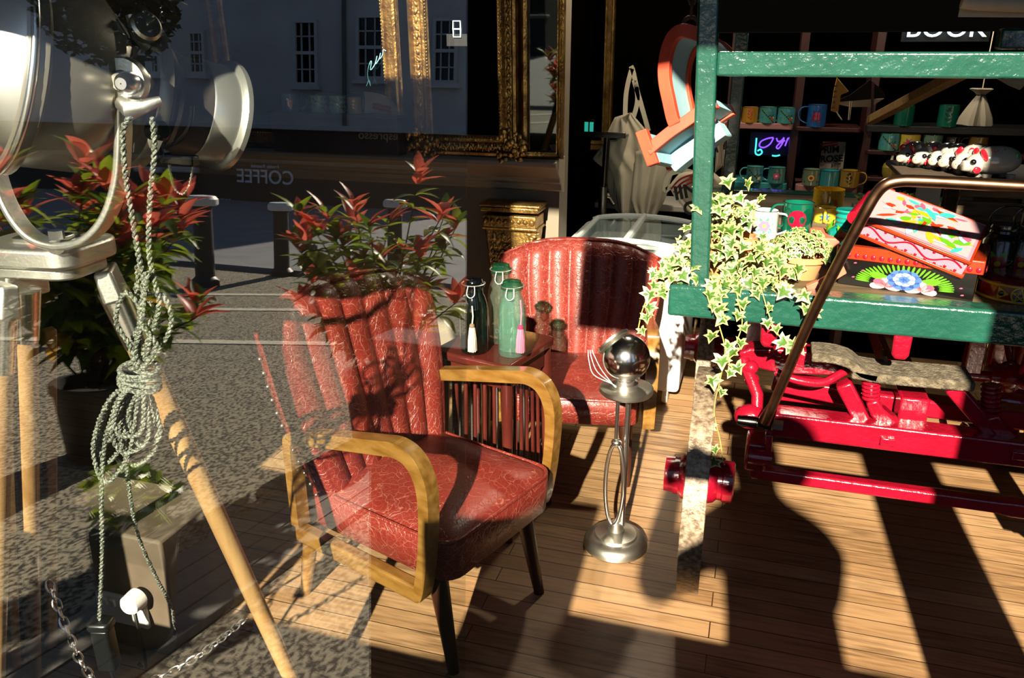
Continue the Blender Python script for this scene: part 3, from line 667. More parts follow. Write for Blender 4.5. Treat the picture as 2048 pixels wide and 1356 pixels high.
# drum, collar, snoot barrel
TB = along(.56); TE = along(.98); TLn = (TE-TB).length
MB().lathe([(R1*.66,.12),(R1*.66,.13),(R1*.62,LEN*.50),(R1*.76,LEN*.515),(R1*.78,LEN*.53),(R1*.78,LEN*.575),(R1*.56,LEN*.60)], 44, q0, QU).build('drum', HOUS, sl)
DK = M('dark chrome barrel', (.10,.085,.075), .28, .5)
MB().lathe([(R1*.54,LEN*.58),(R1*.54,LEN*.80),(R1*.54,LEN*.97)], 44, q0, QU).build('barrel', DK, sl)
MB().lathe([(R1*.55,LEN*.635),(R1*.60,LEN*.64),(R1*.60,LEN*.66),(R1*.55,LEN*.665)], 44, q0, QU).build('barrel_band', CHROME, sl)
MB().lathe([(R1*.545,LEN*.82),(R1*.56,LEN*.83),(R1*.565,LEN*.955),(R1*.60,LEN*.96),(R1*.63,LEN*.975),(R1*.63,LEN*1.0),(R1*.57,LEN*1.01),(R1*.54,LEN*.995),(R1*.52,LEN*.90),(.001,LEN*.90)], 44, q0, QU).build('front_ring', M('bright ring metal',(.62,.62,.58),.30,.85), sl)
# spring clips, knobs, nozzle
cpt = q0+QU @ Vector((0,0,LEN*.99))
e = P(484, 245, 1.20); MB().sweep([e+Vector((-.018,0,.002)), e+Vector((.012,.0,-.003))], .030, .018, (0,1,0)).build('ring_tab', CHROME, sl, bevel=.003)
k = P(287, 57, 1.06); MB().lathe([(.001,-.02),(.012,-.02),(.013,-.004),(.022,-.002),(.023,.012),(.019,.016),(.001,.016)], 20, k, Euler((.4,1.2,0)).to_matrix()).build('knob', NICKEL, sl)
k = P(315, 262, 1.02); MB().lathe([(.001,-.016),(.013,-.014),(.015,.010),(.011,.014),(.001,.014)], 16, k, Euler((.2,1.5,0)).to_matrix()).build('knob', DARKM, sl)
MB().tube([P(262, 30, 1.06), P(275, 75, 1.06), P(292, 92, 1.08)], .008, 10).build('hood_arm', STEEL, sl)
hk = [P(384, 213, 1.10), P(382, 240, 1.095), P(372, 265, 1.095), P(352, 285, 1.10), P(325, 294, 1.11)]
MB().tube(spline(hk, 6), .0035, 8).build('hook_wire', BLACKP, sl)
MB().sweep([P(320, 285, 1.10), P(332, 318, 1.10), P(392, 322, 1.12)], .018, .02, (0,1,0)).build('lower_bracket', DARKM, sl, bevel=.003)
m = MB(); ca = [P(338, 322, 1.11), P(341, 350, 1.11), P(350, 378, 1.11), P(366, 388, 1.115), P(378, 372, 1.115), P(384, 348, 1.12), P(388, 325, 1.12)]
pts = spline(ca, 7)
for i in range(len(pts)-1): 
    a, b = pts[i], pts[i+1]; m.tube([a+(b-a)*.05, a+(b-a)*.95], .0016 if i % 2 else .0026, 6)
m.build('safety_chain', NICKEL, sl)
# yoke: broad curved strap from the left pivot, under the housing, up to the right pivot
yk = [P(-14, 250, 1.02), P(-8, 330, 1.00), P(18, 410, .99), P(60, 468, .99), P(112, 490, .99), P(168, 482, .99), P(212, 440, .995), P(238, 370, 1.0), P(246, 290, 1.0), P(246, 205, 1.0)]
m = MB(); m.sweep(spline(yk, 7), .012, .030, AX.cross(Vector((0,0,1))).normalized() if False else (0,1,0)); m.build('yoke', STEEL, sl, bevel=.004, seg=3, ang=50)
MB().tube([P(112, 494, .99), H+Vector((-.0,0,.055))], .013, 16).build('yoke_post', CHROME, sl)
MB().lathe([(.001,-.008),(.012,-.008),(.012,.006),(.001,.006)], 6, P(113, 468, .985)).build('yoke_bolt', CHROME, sl)
pv = P(246, 163, .985); RX = Euler((PI/2, 0, .25)).to_matrix()
MB().lathe([(.001,.012),(.012,.012),(.016,.004),(.032,.002),(.034,-.004),(.034,-.012),(.02,-.016),(.018,-.06),(.001,-.06)], 36, pv, RX).build('pivot_disc', NICKEL, sl)
MB().lathe([(.001,.026),(.008,.026),(.014,.018),(.016,.008),(.016,0)], 24, P(260, 166, .978), RX).build('pivot_knob', CHROME, sl)
MB().tube([P(246, 205, .985), P(262, 218, .98), P(290, 212, .985), P(322, 200, 1.0)], [.013,.016,.010,.006], 12).build('clamp_lever', STEEL, sl)
MB().tube([P(150, 188, 1.04), P(205, 152, 1.02)], .020, 16).build('pivot_shaft', NICKEL, sl)
MB().tube([P(168, 195, 1.03), P(190, 188, 1.03)], .016, 16).build('side_lug', STEEL, sl)

# cables: twisted two-strand flex hanging from the yoke, tied in a bundle, running to the inline box
CABM = M('grey green braid', '7c8074', .7, col2='3c4038', ns=260, detail=1, sharp=(.45,.55))
def flex(m, pts, r=.0030, n=8, tw=330.0):
    p = spline(pts, n); L_ = 0; A = []; B = []
    for i in range(len(p)):
        if i: L_ += (p[i]-p[i-1]).length
        t_ = (p[min(i+1,len(p)-1)]-p[max(i-1,0)]).normalized(); u = t_.orthogonal().normalized() if abs(t_.y) > .95 else t_.cross(Vector((0,1,0))).normalized(); v = t_.cross(u)
        a = L_*tw; o = u*math.cos(a)*r*.75+v*math.sin(a)*r*.75; A.append(p[i]+o); B.append(p[i]-o)
    m.tube(A, r*.8, 6); m.tube(B, r*.8, 6)
cb = thing('spotlight_cable', 'grey green twisted flex hanging in tied loops beside the tripod leg', 'cable', P(270, 700, .98))
YC = .96
m = MB(); flex(m, [P(262, 232, .975), P(246, 262, .97), P(250, 340, YC), P(262, 420, YC), P(275, 500, YC), P(287, 570, YC), P(280, 640, YC), P(276, 735, YC)], n=26); m.build('cord', CABM, cb)
m = MB(); flex(m, [P(304, 235, .985), P(309, 300, .98), P(300, 400, .97), P(298, 500, .965), P(308, 560, .96), P(318, 610, YC), P(300, 680, YC), P(285, 738, YC)], n=26); m.build('cord', CABM, cb)
lo = MB()
for k, (x0, x1, x2, yb, dy) in enumerate(((258,232,280,655,0),(300,330,262,640,.012),(262,300,290,600,.02),(312,282,262,615,-.012),(325,340,292,660,.006))):
    flex(lo, [P(272+4*k, 738, YC+dy), P(x0, 690, YC+dy), P(x1 if x1 < 300 else x0+18, 640, YC+dy), P((x0+x2)/2+8*k-16, yb-70, YC+dy), P(x2+20, 650, YC+dy), P(x2+8, 700, YC+dy), P(282, 740, YC+dy)], n=14)
lo.build('upper_loops', CABM, cb)
lo = MB()
for k, (xl_, xr_, yb, dy) in enumerate(((186,262,965,0),(196,250,925,.012),(222,300,905,-.010),(240,318,930,.016),(262,325,890,.006),(228,288,870,-.016),(205,240,880,.02))):
    flex(lo, [P(272, 762, YC+dy), P((xl_+262)/2-6, 800, YC+dy), P(xl_, (yb+800)/2+10, YC+dy), P((xl_+xr_)/2-14, yb, YC+dy), P(xr_-6, (yb+800)/2+28, YC+dy), P((xr_+288)/2, 805, YC+dy), P(284, 764, YC+dy)], n=16)
lo.build('lower_loops', CABM, cb)
tie = MB()
for k in range(6):
    c = P(279, 738+6*k, YC); tie.tube([c+Vector((.034*math.cos(a), .022*math.sin(a), .006*math.sin(a+k))) for a in [2*PI*q/20 for q in range(20)]], .0045, 6, closed=True)
tie.build('wrapping', CABM, cb)
bxp = P(210, 1285, .98)
m = MB(); flex(m, [P(266, 765, YC), P(215, 860, YC), P(203, 980, YC+.005), P(204, 1100, YC+.01), bxp+Vector((-.002,0,.055))], n=30); m.build('cord', CABM, cb)
m = MB(); flex(m, [P(282, 765, YC), P(252, 850, YC+.01), P(256, 960, YC+.04), P(276, 1070, 1.06), P(315, 1160, 1.14), P(345, 1222, 1.20), G(352, 1300)+Vector((0,0,.005))], n=26); m.build('cord', CABM, cb)
ib = thing('inline_transformer', 'black oblong inline box on the end of the hanging flex', 'power box', bxp)
Rb = Euler((0,0,.25)).to_matrix()
MB().prism([bxp+Rb @ Vector((x, y, -.06)) for x, y in rrect(.036, .03, .006, 3)], (0,0,.098)).build('box', BLACKP, ib, bevel=.004)
MB().prism([bxp+Rb @ Vector((x, y, .036)) for x, y in rrect(.046, .036, .010, 3)], (0,0,.018)).build('cap', BLACKP, ib, bevel=.004)
MB().tube([bxp+Vector((0,0,-.06)), bxp+Vector((.005,0,-.10)), bxp+Vector((.03,.01,-.2)), bxp+Vector((.05,.1,-bxp.z+.004))], .0045, 8).build('tail', BLACKP, ib)
# chain between the tripod legs
chn = thing('chain', 'silver link chain strung between the tripod legs near the floor', 'chain', P(170, 1340, .95))
cp = spline([P(100, 1172, 1.0), P(118, 1220, .99), P(140, 1275, .98), P(165, 1330, .98), P(205, 1372, .99), P(262, 1376, 1.03), P(330, 1350, 1.09), P(400, 1310, 1.14), P(484, 1243, 1.19)], 40)
L_ = 0; nxt = 0; links = []
for i in range(1, len(cp)):
    L_ += (cp[i]-cp[i-1]).length
    if L_ >= nxt: links.append((cp[i], (cp[min(i+1,len(cp)-1)]-cp[i-1]).normalized())); nxt += .0195
m = MB()
for i, (c, t_) in enumerate(links):
    u = t_.cross(Vector((0,1,0))).normalized(); v = t_.cross(u)
    if i % 2: u = v*.7+u*.7
    else: u = u*.8-v*.6
    pts = [c+t_*(.0135*math.cos(a))+u*(.0075*math.sin(a)) for a in [2*PI*q/14 for q in range(14)]]
    MB().tube(pts, .0021, 6, closed=True).build('link', CHROME, chn)

# ================================================================== gilt mirrors along the back wall
def mirror(label, px0, px1, pyb, Yb, height, fw, style, tilt=.03):
    a = P(px0, pyb, Yb); b = P(px1, pyb, Yb); W = b.x-a.x; zb = LZ+.001 if abs(a.z-LZ) < .12 else a.z
    t = thing('gilt_mirror', label, 'mirror', ((a.x+b.x)/2, Yb, zb), 0, None, rot=(tilt, 0, 0))
    prof = [(0,.002),(0,.018),(fw*.08,.03),(fw*.2,.034),(fw*.3,.022),(fw*.62,.020),(fw*.74,.030),(fw*.86,.030),(fw*.94,.016),(fw,.012),(fw,.0)]
    if style == 'dark': prof = [(0,.002),(0,.02),(fw*.15,.028),(fw*.35,.03),(fw*.55,.024),(fw*.6,.034),(fw*.78,.034),(fw*.85,.02),(fw,.016),(fw,0)]
    m = MB(); n = len(prof); vs = []
    for d, p in prof: vs += [(-W/2+d, -p, d), (W/2-d, -p, d), (W/2-d, -p, height-d), (-W/2+d, -p, height-d)]
    fs = [(i*4+k, i*4+(k+1)%4, (i+1)*4+(k+1)%4, (i+1)*4+k) for i in range(n-1) for k in range(4)]
    m.add(vs, fs); fr = m.build('frame', GOLD, t, world=False, ang=25)
    if style in ('bead', 'ornate'):
        m = MB(); bd = fw*.90; s_ = .0055 if style == 'bead' else .004
        for L0, dx in ((0,-1),(0,1)):
            k = 0
            while bd+k < height-bd: m.ball((dx*(W/2-bd), -.022, bd+k), s_, 8, 5); k += .0125
        k = 0
        while k < W-2*bd: m.ball((-W/2+bd+k, -.022, bd), s_, 8, 5); k += .0125
        m.build('beading', GOLD, fr, world=False)
    if style == 'ornate':
        m = MB(); rnd = random.Random(4)
        for (cx, cz, rad) in ((-W/2+.04, .04, .07), (W/2-.04, .04, .07)):
            for q in range(46):
                an = rnd.uniform(0, 6.28); rr = rad*math.sqrt(rnd.random()); m.ball((cx+rr*math.cos(an), -.026-rnd.random()*.012, cz+rr*math.sin(an)), rnd.uniform(.007,.014), 8, 5, sc=(1,.7,1.4), rot=Euler((0,rnd.uniform(0,3),0)).to_matrix())
        m.build('corner_leaves', GOLD, fr, world=False)
        m = MB()
        for q in range(40):
            x = -W/2+.07+(W-.14)*q/39; m.ball((x, -.026, fw*.46+.006*math.sin(q*1.9)), .010, 8, 5, sc=(.7,.6,1.5), rot=Euler((0,.6*math.sin(q*1.3),0)).to_matrix())
        for q in range(30):
            z = .08+(height-.1)*q/29
            for dx in (-1,1): m.ball((dx*(W/2-fw*.46), -.024, z), .008, 8, 5, sc=(.8,.6,1.6), rot=Euler((0,.8*math.sin(q*1.7),0)).to_matrix())
        m.build('carved_leaves', GOLD, fr, world=False)
    if style == 'dark':
        m = MB()
        m.box((0, -.012, fw*.5+.03), (W-2*fw*.9, .02, fw*.62)); m.build('bottom_board', M('chipped dark wood','1e100a',.5,col2='32190e',ns=8), fr, world=False)
    MB().box((0, -.006, height/2), (W-2*fw+.004, .006, height-2*fw+.004)).build('mirror_glass', MIRROR, t, world=False, smooth=False)
    return t
mirror('wide gilt mirror with beaded edge, leftmost along the ledge', 455, 812, 283, 3.16, 1.0, .075, 'bead')
mirror('ornate carved gilt mirror beside the wide beaded mirror', 832, 1040, 300, 3.145, .95, .085, 'ornate')
mirror('narrow dark gilt mirror between the ornate mirror and the dark gap', 1046, 1128, 312, 3.16, 1.0, .03, 'plain')
mirror('tall dark gilt frame behind the black stand in the gloom', 1150, 1222, 300, 4.70, 1.1, .06, 'plain')

# ================================================================== things in the middle distance
# gilt bracket
BC = P(1030, 480, 3.12)
gbk = thing('gilt_capital', 'carved gilt pilaster capital propped behind the far armchair', 'ornament', (BC.x-.01, 3.15, .35), 0)
m = MB()
def bp(px, py, Y): return P(px, py, Y)
zt_ = P(1030, 410, 3.1).z; zb_ = P(1030, 560, 3.1).z; x0 = P(958, 410, 3.1).x; x1 = P(1080, 400, 3.1).x; xm = (x0+x1)/2
tw = x1-x0
MB().box((xm, 3.17, .44), (tw*.62, .10, .30)).build('stem', GOLD, gbk, bevel=.01)
m = MB()
for zz, wv, hh in ((zt_-.006, tw, .012), (zt_-.022, tw*.95, .02), (zt_-.07, tw*.88, .05), (zt_-.10, tw*.92, .012)): m.box((xm, 3.16, zz), (wv, .13, hh))
m.build('cornice', GOLD, gbk, bevel=.004)
m = MB(); m.prism([(xm-tw*.44,3.12,zt_-.10),(xm+tw*.44,3.12,zt_-.10),(xm+tw*.30,3.12,.50),(xm-tw*.30,3.12,.50)], (0,.1,0)); m.build('tapered_panel', GOLD, gbk, bevel=.006)
m = MB()
for k in range(8): m.ball((xm-tw*.38+tw*.76*k/7, 3.095, zt_-.068), .0105 if k not in (0,7) else .014, 12, 8)
m.build('bead_row', GOLD, gbk)
m = MB(); rnd = random.Random(2)
for k in range(60): m.ball((xm+tw*.33+rnd.uniform(-.012,.03), 3.11+rnd.uniform(-.01,.02), zt_-.12-k*.0045), rnd.uniform(.007,.013), 8, 5, sc=(1.3,.8,.8))
for k in range(46): m.ball((xm+rnd.uniform(-.3,.12)*tw, 3.116, zt_-.13-rnd.random()*.16), rnd.uniform(.005,.010), 8, 5, sc=(1,.5,1.6), rot=Euler((0,rnd.uniform(0,3),0)).to_matrix())
m.build('acanthus', GOLD, gbk)
MB().box((xm, 3.17, .155), (tw*.8, .11, .29)).build('plinth', WOODD, gbk, bevel=.004)
# chest freezer with curved glass lid
fx0, fx1, fy0, fy1 = -.775, -.235, 3.30, 3.92; zf = .70
fz = thing('chest_freezer', 'white chest freezer with curved glass lid behind the far armchair', 'freezer', ((fx0+fx1)/2, (fy0+fy1)/2, 0))
FW = M('white freezer enamel', 'dfe2e0', .35)
MB().box(((fx0+fx1)/2, (fy0+fy1)/2, .07+(zf-.12)/2), (fx1-fx0, fy1-fy0, zf-.12)).build('cabinet', FW, fz, bevel=.02, seg=3)
m = MB(); 
for r_, z_ in ((.0, zf-.05), (.0, zf-.01), (.012, zf)): pass
ol = [((fx0+fx1)/2+x, (fy0+fy1)/2+y) for x, y in rrect(fx1-fx0+.02, fy1-fy0+.02, .08, 6)]; il = [((fx0+fx1)/2+x, (fy0+fy1)/2+y) for x, y in rrect(fx1-fx0-.07, fy1-fy0-.07, .06, 6)]; n = len(ol)
m.add([(x,y,zf-.06) for x,y in ol]+[(x,y,zf-.005) for x,y in ol]+[(x,y,zf+.005) for x,y in il]+[(x,y,zf-.06) for x,y in il], [(i*n+k, i*n+(k+1)%n, (i+1)*n+(k+1)%n, (i+1)*n+k) for i in range(3) for k in range(n)])
m.build('rim', M('pale grey trim', 'c4cac8', .35), fz, bevel=.006, ang=50)
FG = glassy('freezer glass', (.93,.96,.96), 1.45)
hgt = lambda u: .085*math.sin(PI*min(1, max(0, u)))**.6
def lidp(u, v, o=0): return Vector((fx0+.02+(fx1-fx0-.04)*u, fy0+.03+(fy1-fy0-.06)*v, zf+.004+o+.03*(math.sin(PI*u)**.55)))
m = MB(); m.grid(lambda u, v: lidp(u, v), 24, 8); m.grid(lambda u, v: lidp(u, v, -.004), 24, 8); m.build('glass_lid', FG, fz, ang=60)
m = MB(); m.tube([lidp(k/20, 0) for k in range(21)], .012, 8); m.tube([lidp(k/20, 1) for k in range(21)], .012, 8)
m.tube([lidp(.5, k/10) for k in range(11)], .016, 8); m.tube([lidp(.04, k/10) for k in range(11)], .012, 8); m.tube([lidp(.96, k/10) for k in range(11)], .012, 8)
m.build('lid_frame', M('pale grey trim', 'c4cac8', .35), fz)
for cx in (fx0+.06, fx1-.06):
    for cy in (fy0+.05, fy1-.05): MB().lathe([(.001,-.012),(.035,-.012),(.038,0),(.035,.012),(.001,.012)], 18, (cx,cy,.038), Matrix.Rotation(PI/2,3,'Y')).build('castor', WHITEP, fz)
# white topped bench behind the freezer
bz = P(1250, 408, 4.12).z
bn = thing('work_bench', 'pale topped bench under the hanging tote bags', 'table', (-.28, 4.25, 0))
MB().box((-.47, 4.28, bz-.015), (.66, .30, .03)).build('top', M('pale bench top','cfcabd',.5), bn, bevel=.004)
for x in (-.76, -.18):
    for y in (4.17, 4.38): MB().box((x, y, (bz-.03)/2), (.04,.04,bz-.03)).build('leg', WOODG, bn)
# black stand with its shallow tray
sx = P(1205, 420, 4.00).x; ztray = P(1190, 270, 4.00).z
bs = thing('black_stand', 'black telescopic stand with a shallow tray left of the tote bags', 'stand', (sx, 4.00, 0))
STM = M('stand metal', (.22,.20,.18), .3, 1.0)
MB().tube([(sx,4.00,.02),(sx,4.00,.85)], .022, 16).build('lower_tube', STM, bs); MB().tube([(sx,4.00,.80),(sx+.01,4.00,ztray)], .016, 14).build('upper_tube', DARKM, bs)
m = MB(); m.box((sx-.04,4.00,ztray), (.30,.13,.012)); m.box((sx-.04,3.935,ztray+.012), (.30,.008,.02)); m.build('tray', DARKM, bs, bevel=.003)
MB().tube([(sx,4.00,1.08),(sx+.05,4.03,1.08),(sx+.075,4.02,1.10),(sx+.10,4.02,1.10)], .008, 8).build('side_hook', DARKM, bs)
MB().tube([(sx,4.00,.80),(sx+.03,4.02,.79),(sx+.055,4.01,.76)], .010, 8).build('clamp_handle', STM, bs)
for a in (0, 2.1, 4.2): MB().tube([(sx,4.00,.20),(sx+.07*math.cos(a),4.00+.07*math.sin(a),.012)], .010, 8).build('leg', DARKM, bs)
cp_ = thing('teal_lantern', 'small dark lantern with teal lit panels on the black stand tray', 'lantern', P(1180, 262, 4.00)); c = P(1180, 255, 4.00); c.z = ztray+.006
MB().box(c+Vector((0,0,.035)), (.05,.05,.07)).build('case', DARKM, cp_, bevel=.003)
TEAL = M('teal glow', hexc('2ab8a8'), .4, emit=.5)
for dx in (-.013,.013): MB().box(c+Vector((dx,-.027,.035)), (.018,.004,.045)).build('panel', TEAL, cp_)

# tote bags
def tote(label, outline, Y, thick, strap, mats=None, extra=None, group='canvas tote bags', folds=9, seed=1):
    pts = [P(x, y, Y) for x, y in outline]; c = sum(pts, Vector())/len(pts)
    t = thing('tote_bag', label, 'bag', c, group=group)
    # pleated sheet between the left and right edge of the outline, front and back
    ys = [y for x, y in outline]; y0, y1 = min(ys), max(ys)
    def span(y):
        xs = []
        for i in range(len(outline)):
            (xa, ya), (xb, yb) = outline[i], outline[(i+1) % len(outline)]
            if (ya-y)*(yb-y) <= 0 and ya != yb: xs.append(xa+(xb-xa)*(y-ya)/(yb-ya))
        return (min(xs), max(xs)) if xs else (outline[0][0], outline[0][0])
    rnd = random.Random(seed); ph = rnd.uniform(0, 6)
    def fn(sg):
        def f(u, v):
            y = y0+.5+(y1-y0-1)*v; a, b = span(y); x = a+(b-a)*u; p = P(x, y, Y)
            env = math.sin(PI*min(1,max(0,u)))**.5
            fold = .5*math.sin(u*folds+ph+2.5*v)+.3*math.sin(u*folds*2.3+1.7*ph-1.5*v)
            return p+Vector((0, sg*(thick*env*.5+.004)+thick*.55*fold*env, 0))
        return f
    m = MB(); m.grid(fn(-1), 36, 24); m.grid(fn(1), 36, 24)
    b = m.build('bag', mats or CANVAS, t, ang=80)
    m = MB()
    for sp in strap: m.sweep(spline([P(x, y, Y-.01) for x, y in sp], 6), .022, .004, (0,1,0))
    if strap: m.build('strap', CANVAS, t, ang=60)
    return t
tote('cream canvas tote with its handles looped high on the hook', [(1232,230),(1262,225),(1300,268),(1312,320),(1330,345),(1288,428),(1262,442),(1240,436),(1228,350),(1200,300),(1216,262)], 4.06, .05, [[(1250,250),(1252,190),(1260,150),(1266,134)],[(1262,250),(1275,200),(1268,150),(1262,132)],[(1297,262),(1284,215),(1268,160)]], seed=3)
tote('cream canvas tote spread out lowest below the letter sign', [(1272,300),(1330,290),(1352,320),(1345,350),(1330,400),(1308,440),(1290,436),(1276,440),(1262,400)], 4.02, .045, [], seed=5)
tote('cream canvas tote sagging left of the striped bag', [(1196,300),(1216,285),(1236,300),(1242,350),(1238,400),(1248,432),(1232,420),(1216,380),(1212,340),(1184,318)], 4.10, .035, [], seed=9)
lt = thing('bag_print', 'x', 'x')
bpy.data.objects.remove(lt)
PRB = M('black print','141414',.8); PRR = M('red print','b32024',.8)
sb = tote('white tote with red stripes and black letters behind the green post', [(1338,372),(1356,348),(1382,340),(1420,338),(1446,360),(1450,400),(1438,440),(1415,455),(1385,430),(1352,400)], 3.78, .07, [[(1342,372),(1330,380),(1338,350),(1365,342),(1385,345)]], seed=11)
m = MB()
for k in range(3): m.sweep(spline([P(1342+5*k, 378+7*k, 3.71), P(1356+4*k, 362+7*k, 3.70), P(1372+3*k, 353+7*k, 3.695), P(1392, 348+7*k, 3.695)], 5), .008, .003, (0,1,0))
m.build('stripes', PRR, sb)
for tx, px, py, h in (('IIN', 1372, 384, .085), ('OSE', 1400, 414, .085)):
    MB().merge(text_mb(tx, h, facing(P(px, py, 3.69), 0, .25), .001, fat=.03)).build('lettering', PRB, sb, smooth=False)
tb2 = tote('grey cream printed tote hanging to the right of the green post', [(1446,215),(1478,200),(1484,212),(1462,258),(1446,290),(1448,330),(1430,345),(1432,300),(1438,245)], 3.86, .035, [[(1446,300),(1452,340),(1450,390)]], seed=6)
m = MB(); 
for k in range(2): m.sweep([P(1437, 250+9*k, 3.80), P(1462, 232+9*k, 3.80)], .012, .003, (0,1,0))
m.build('stripes', PRR, tb2)
MB().merge(text_mb('P', .10, facing(P(1437, 290, 3.80), 0, .4), .001)).build('lettering', PRB, tb2, smooth=False)

# hanging cut-out letter: two orange edged slabs with a pale blue web, on a chain
YL = 2.06
ls = thing('hanging_letter', 'orange and pale blue wooden cut out letter hanging from a rusty chain', 'sign', P(1380, 190, YL))
ORG = M('orange red edge', 'c8492c', .6, col2='b23c22', ns=10); BLU = M('pale blue side', '8fb4bc', .6, col2='7ea6b2', ns=6); CRM = M('cream edge', 'd9cdb4', .6)
stem = [(1425,92),(1408,76),(1388,66),(1366,62),(1348,72),(1336,98),(1330,132),(1331,165),(1338,200),(1346,236),(1352,250)]
diag = [(1432,205),(1404,222),(1376,242),(1346,262),(1318,284),(1297,302)]
foot = [(1284,262),(1296,296),(1308,330)]
dv = P(1376,214,YL+.11)-P(1338,200,YL)   # the letter's thickness runs back and to the right
def lpath(pl, w0, off, mi, m, bw=.02):
    pts = spline([P(x, y, YL)+dv*off for x, y in pl], 5); m.sweep(pts, w0, bw, dv.normalized(), mi=mi)
for off, nm in ((0,'front_slab'),(1,'rear_slab')):
    m = MB(); lpath(stem, .030, off, 0, m); lpath(diag, .030, off, 0, m); lpath(foot, .030, off, 0, m); m.build(nm, ORG, ls, bevel=.003)
m = MB(); lpath(stem, .016, .5, 0, m, dv.length*.95); lpath(diag, .018, .5, 0, m, dv.length*.95); lpath([(1290,270),(1302,298),(1312,326)], .020, .5, 0, m, dv.length*.95); m.build('web', BLU, ls)
dd = [(p[0]+26, p[1]+26) for p in diag]
m = MB(); lpath([(x+14, y+22) for x, y in diag[1:]], .05, .9, 0, m, .05); m.build('lower_web', BLU, ls, bevel=.006)
m = MB(); rp = P(1381, 50, YL+.05); m.tube([rp+Vector((.018*math.cos(a), 0, .018*math.sin(a))) for a in [2*PI*k/16 for k in range(16)]], .005, 8, closed=True)
hc = thing('hanging_chain', 'rusty chain holding up the cut out letter', 'chain', rp)
RUST = M('rusty iron', '4a2a18', .7, col2='2e1a10', ns=40)
m.build('ring', RUST, hc)
for k in range(9):
    c = rp+Vector((0, 0, .034+.030*k)); u = Vector((1,0,0)) if k % 2 else Vector((0,1,0))
    MB().tube([c+u*(.009*math.sin(a))+Vector((0,0,.020*math.cos(a))) for a in [2*PI*q/12 for q in range(12)]], .0032, 6, closed=True).build('link', RUST, hc)
MB().tube([rp+Vector((0,0,.29)), (rp.x, rp.y, 3.3)], .003, 6).build('hanger_wire', RUST, hc)
# ================================================================== green and red hand cart
YF = 1.95
c0 = P(1336, 600, YF)
ct = thing('hand_cart', 'green and red painted market barrow with iron tyred wheels', 'cart', (.45, 2.7, 0))
zt, zb = P(1340, 570, YF).z, P(1340, 632, YF).z
CX0, CX1, CY1 = c0.x, 1.35, 3.55
MB().box(((CX0+CX1)/2, YF+.035, (zt+zb)/2), (CX1-CX0, .07, zt-zb)).build('front_beam', GREENP, ct, bevel=.008, seg=3)
MB().box(((CX0+CX1)/2, CY1-.035, (zt+zb)/2), (CX1-CX0, .07, zt-zb)).build('rear_beam', GREENP, ct, bevel=.008)
for x in (CX0+.035, CX1-.035): MB().box((x, (YF+CY1)/2, (zt+zb)/2), (.07, CY1-YF-.14, zt-zb)).build('side_beam', GREENP, ct, bevel=.006)
DECKM = boards('cart deck boards', .11, 2.0, '6a5a42', '57492f', '120c06', wear='2e2416', rough=.7)
MB().box(((CX0+CX1)/2, (YF+CY1)/2, zt-.022), (CX1-CX0-.13, CY1-YF-.13, .024)).build('deck', DECKM, ct)
ZD = zt-.0095
# posts, rails and roof boards
pt, pb = P(1418, 0, YF), P(1399, 575, YF)
pdir = (pt-pb).normalized()
YP = YF+.045
MB().sweep([P(1399, 582, YP), P(1399, 582, YP)+pdir*(1.0)], .047, .047, (0,1,0)).build('post', GREENP, ct, bevel=.006, seg=3)
MB().sweep([P(1399, 582, YP)+Vector((1.28,0,0)), P(1399, 582, YP)+Vector((1.28,0,1.0))], .047, .047, (0,1,0)).build('post', GREENP, ct, bevel=.006)
r = P(1474, 180, 3.45); MB().box((r.x, 3.45, (ZD+1.95)/2), (.05, .05, 1.95-ZD)).build('post', GREENP, ct, bevel=.005)
MB().box((1.22, 3.45, (ZD+1.95)/2), (.05, .05, 1.95-ZD)).build('post', GREENP, ct, bevel=.005)
ra, rb_ = P(1437, 103, YP), P(1437, 152, YP)
MB().box(((ra.x+1.3)/2, YP, (ra.z+rb_.z)/2), (1.3-ra.x, .055, ra.z-rb_.z)).build('top_rail', GREENP, ct, bevel=.006, seg=3)
k = P(2030, 78, 2.12); MB().box((k.x+.11, 2.14, k.z), (.28, .05, .045)).build('cross_rail', GREENP, ct, bevel=.006)
RB = M('tarred roof boards', '0b0b0b', .75, bump=.8, bs=60, stretch=(3,30,30))
ya = 2.9; a_, b_ = P(1440, 66, ya), P(2100, 66, ya)
MB().box(((a_.x+b_.x)/2, ya, a_.z+.16), (b_.x-a_.x+.05, .03, .32)).build('valance_board', RB, ct, bevel=.004)
MB().box((.62, 2.55, 1.96), (1.5, 1.3, .03)).build('roof', RB, ct, bevel=.004)
w0, w1 = P(1742, 240, 3.3), P(1930, 142, 2.35)
MB().sweep([w0, w1], .030, .03, (w1-w0).cross(Vector((0,0,1))).normalized()).build('brace', M('bare timber brace','8a6a38',.6,col2='6a4f28',ns=4,stretch=(3,20,20)), ct, bevel=.003)
# red undercarriage
for px, py0, py1 in ((1541, 641, 690), (1805, 664, 714)):
    a, b = P(px, py0, YF+.03), P(px, py1, YF+.03); w_ = .042
    MB().prism([(a.x-w_/2, YF+.005, a.z+.012), (a.x+w_/2, YF+.005, a.z+.012), (a.x+w_*.46, YF+.005, b.z+.012), (a.x+w_*.30, YF+.005, b.z), (a.x-w_*.25, YF+.005, b.z), (a.x-w_*.46, YF+.005, b.z+.012)], (0,1.5,0)).build('underbeam', REDP, ct, bevel=.006, seg=3)
DKR = REDP
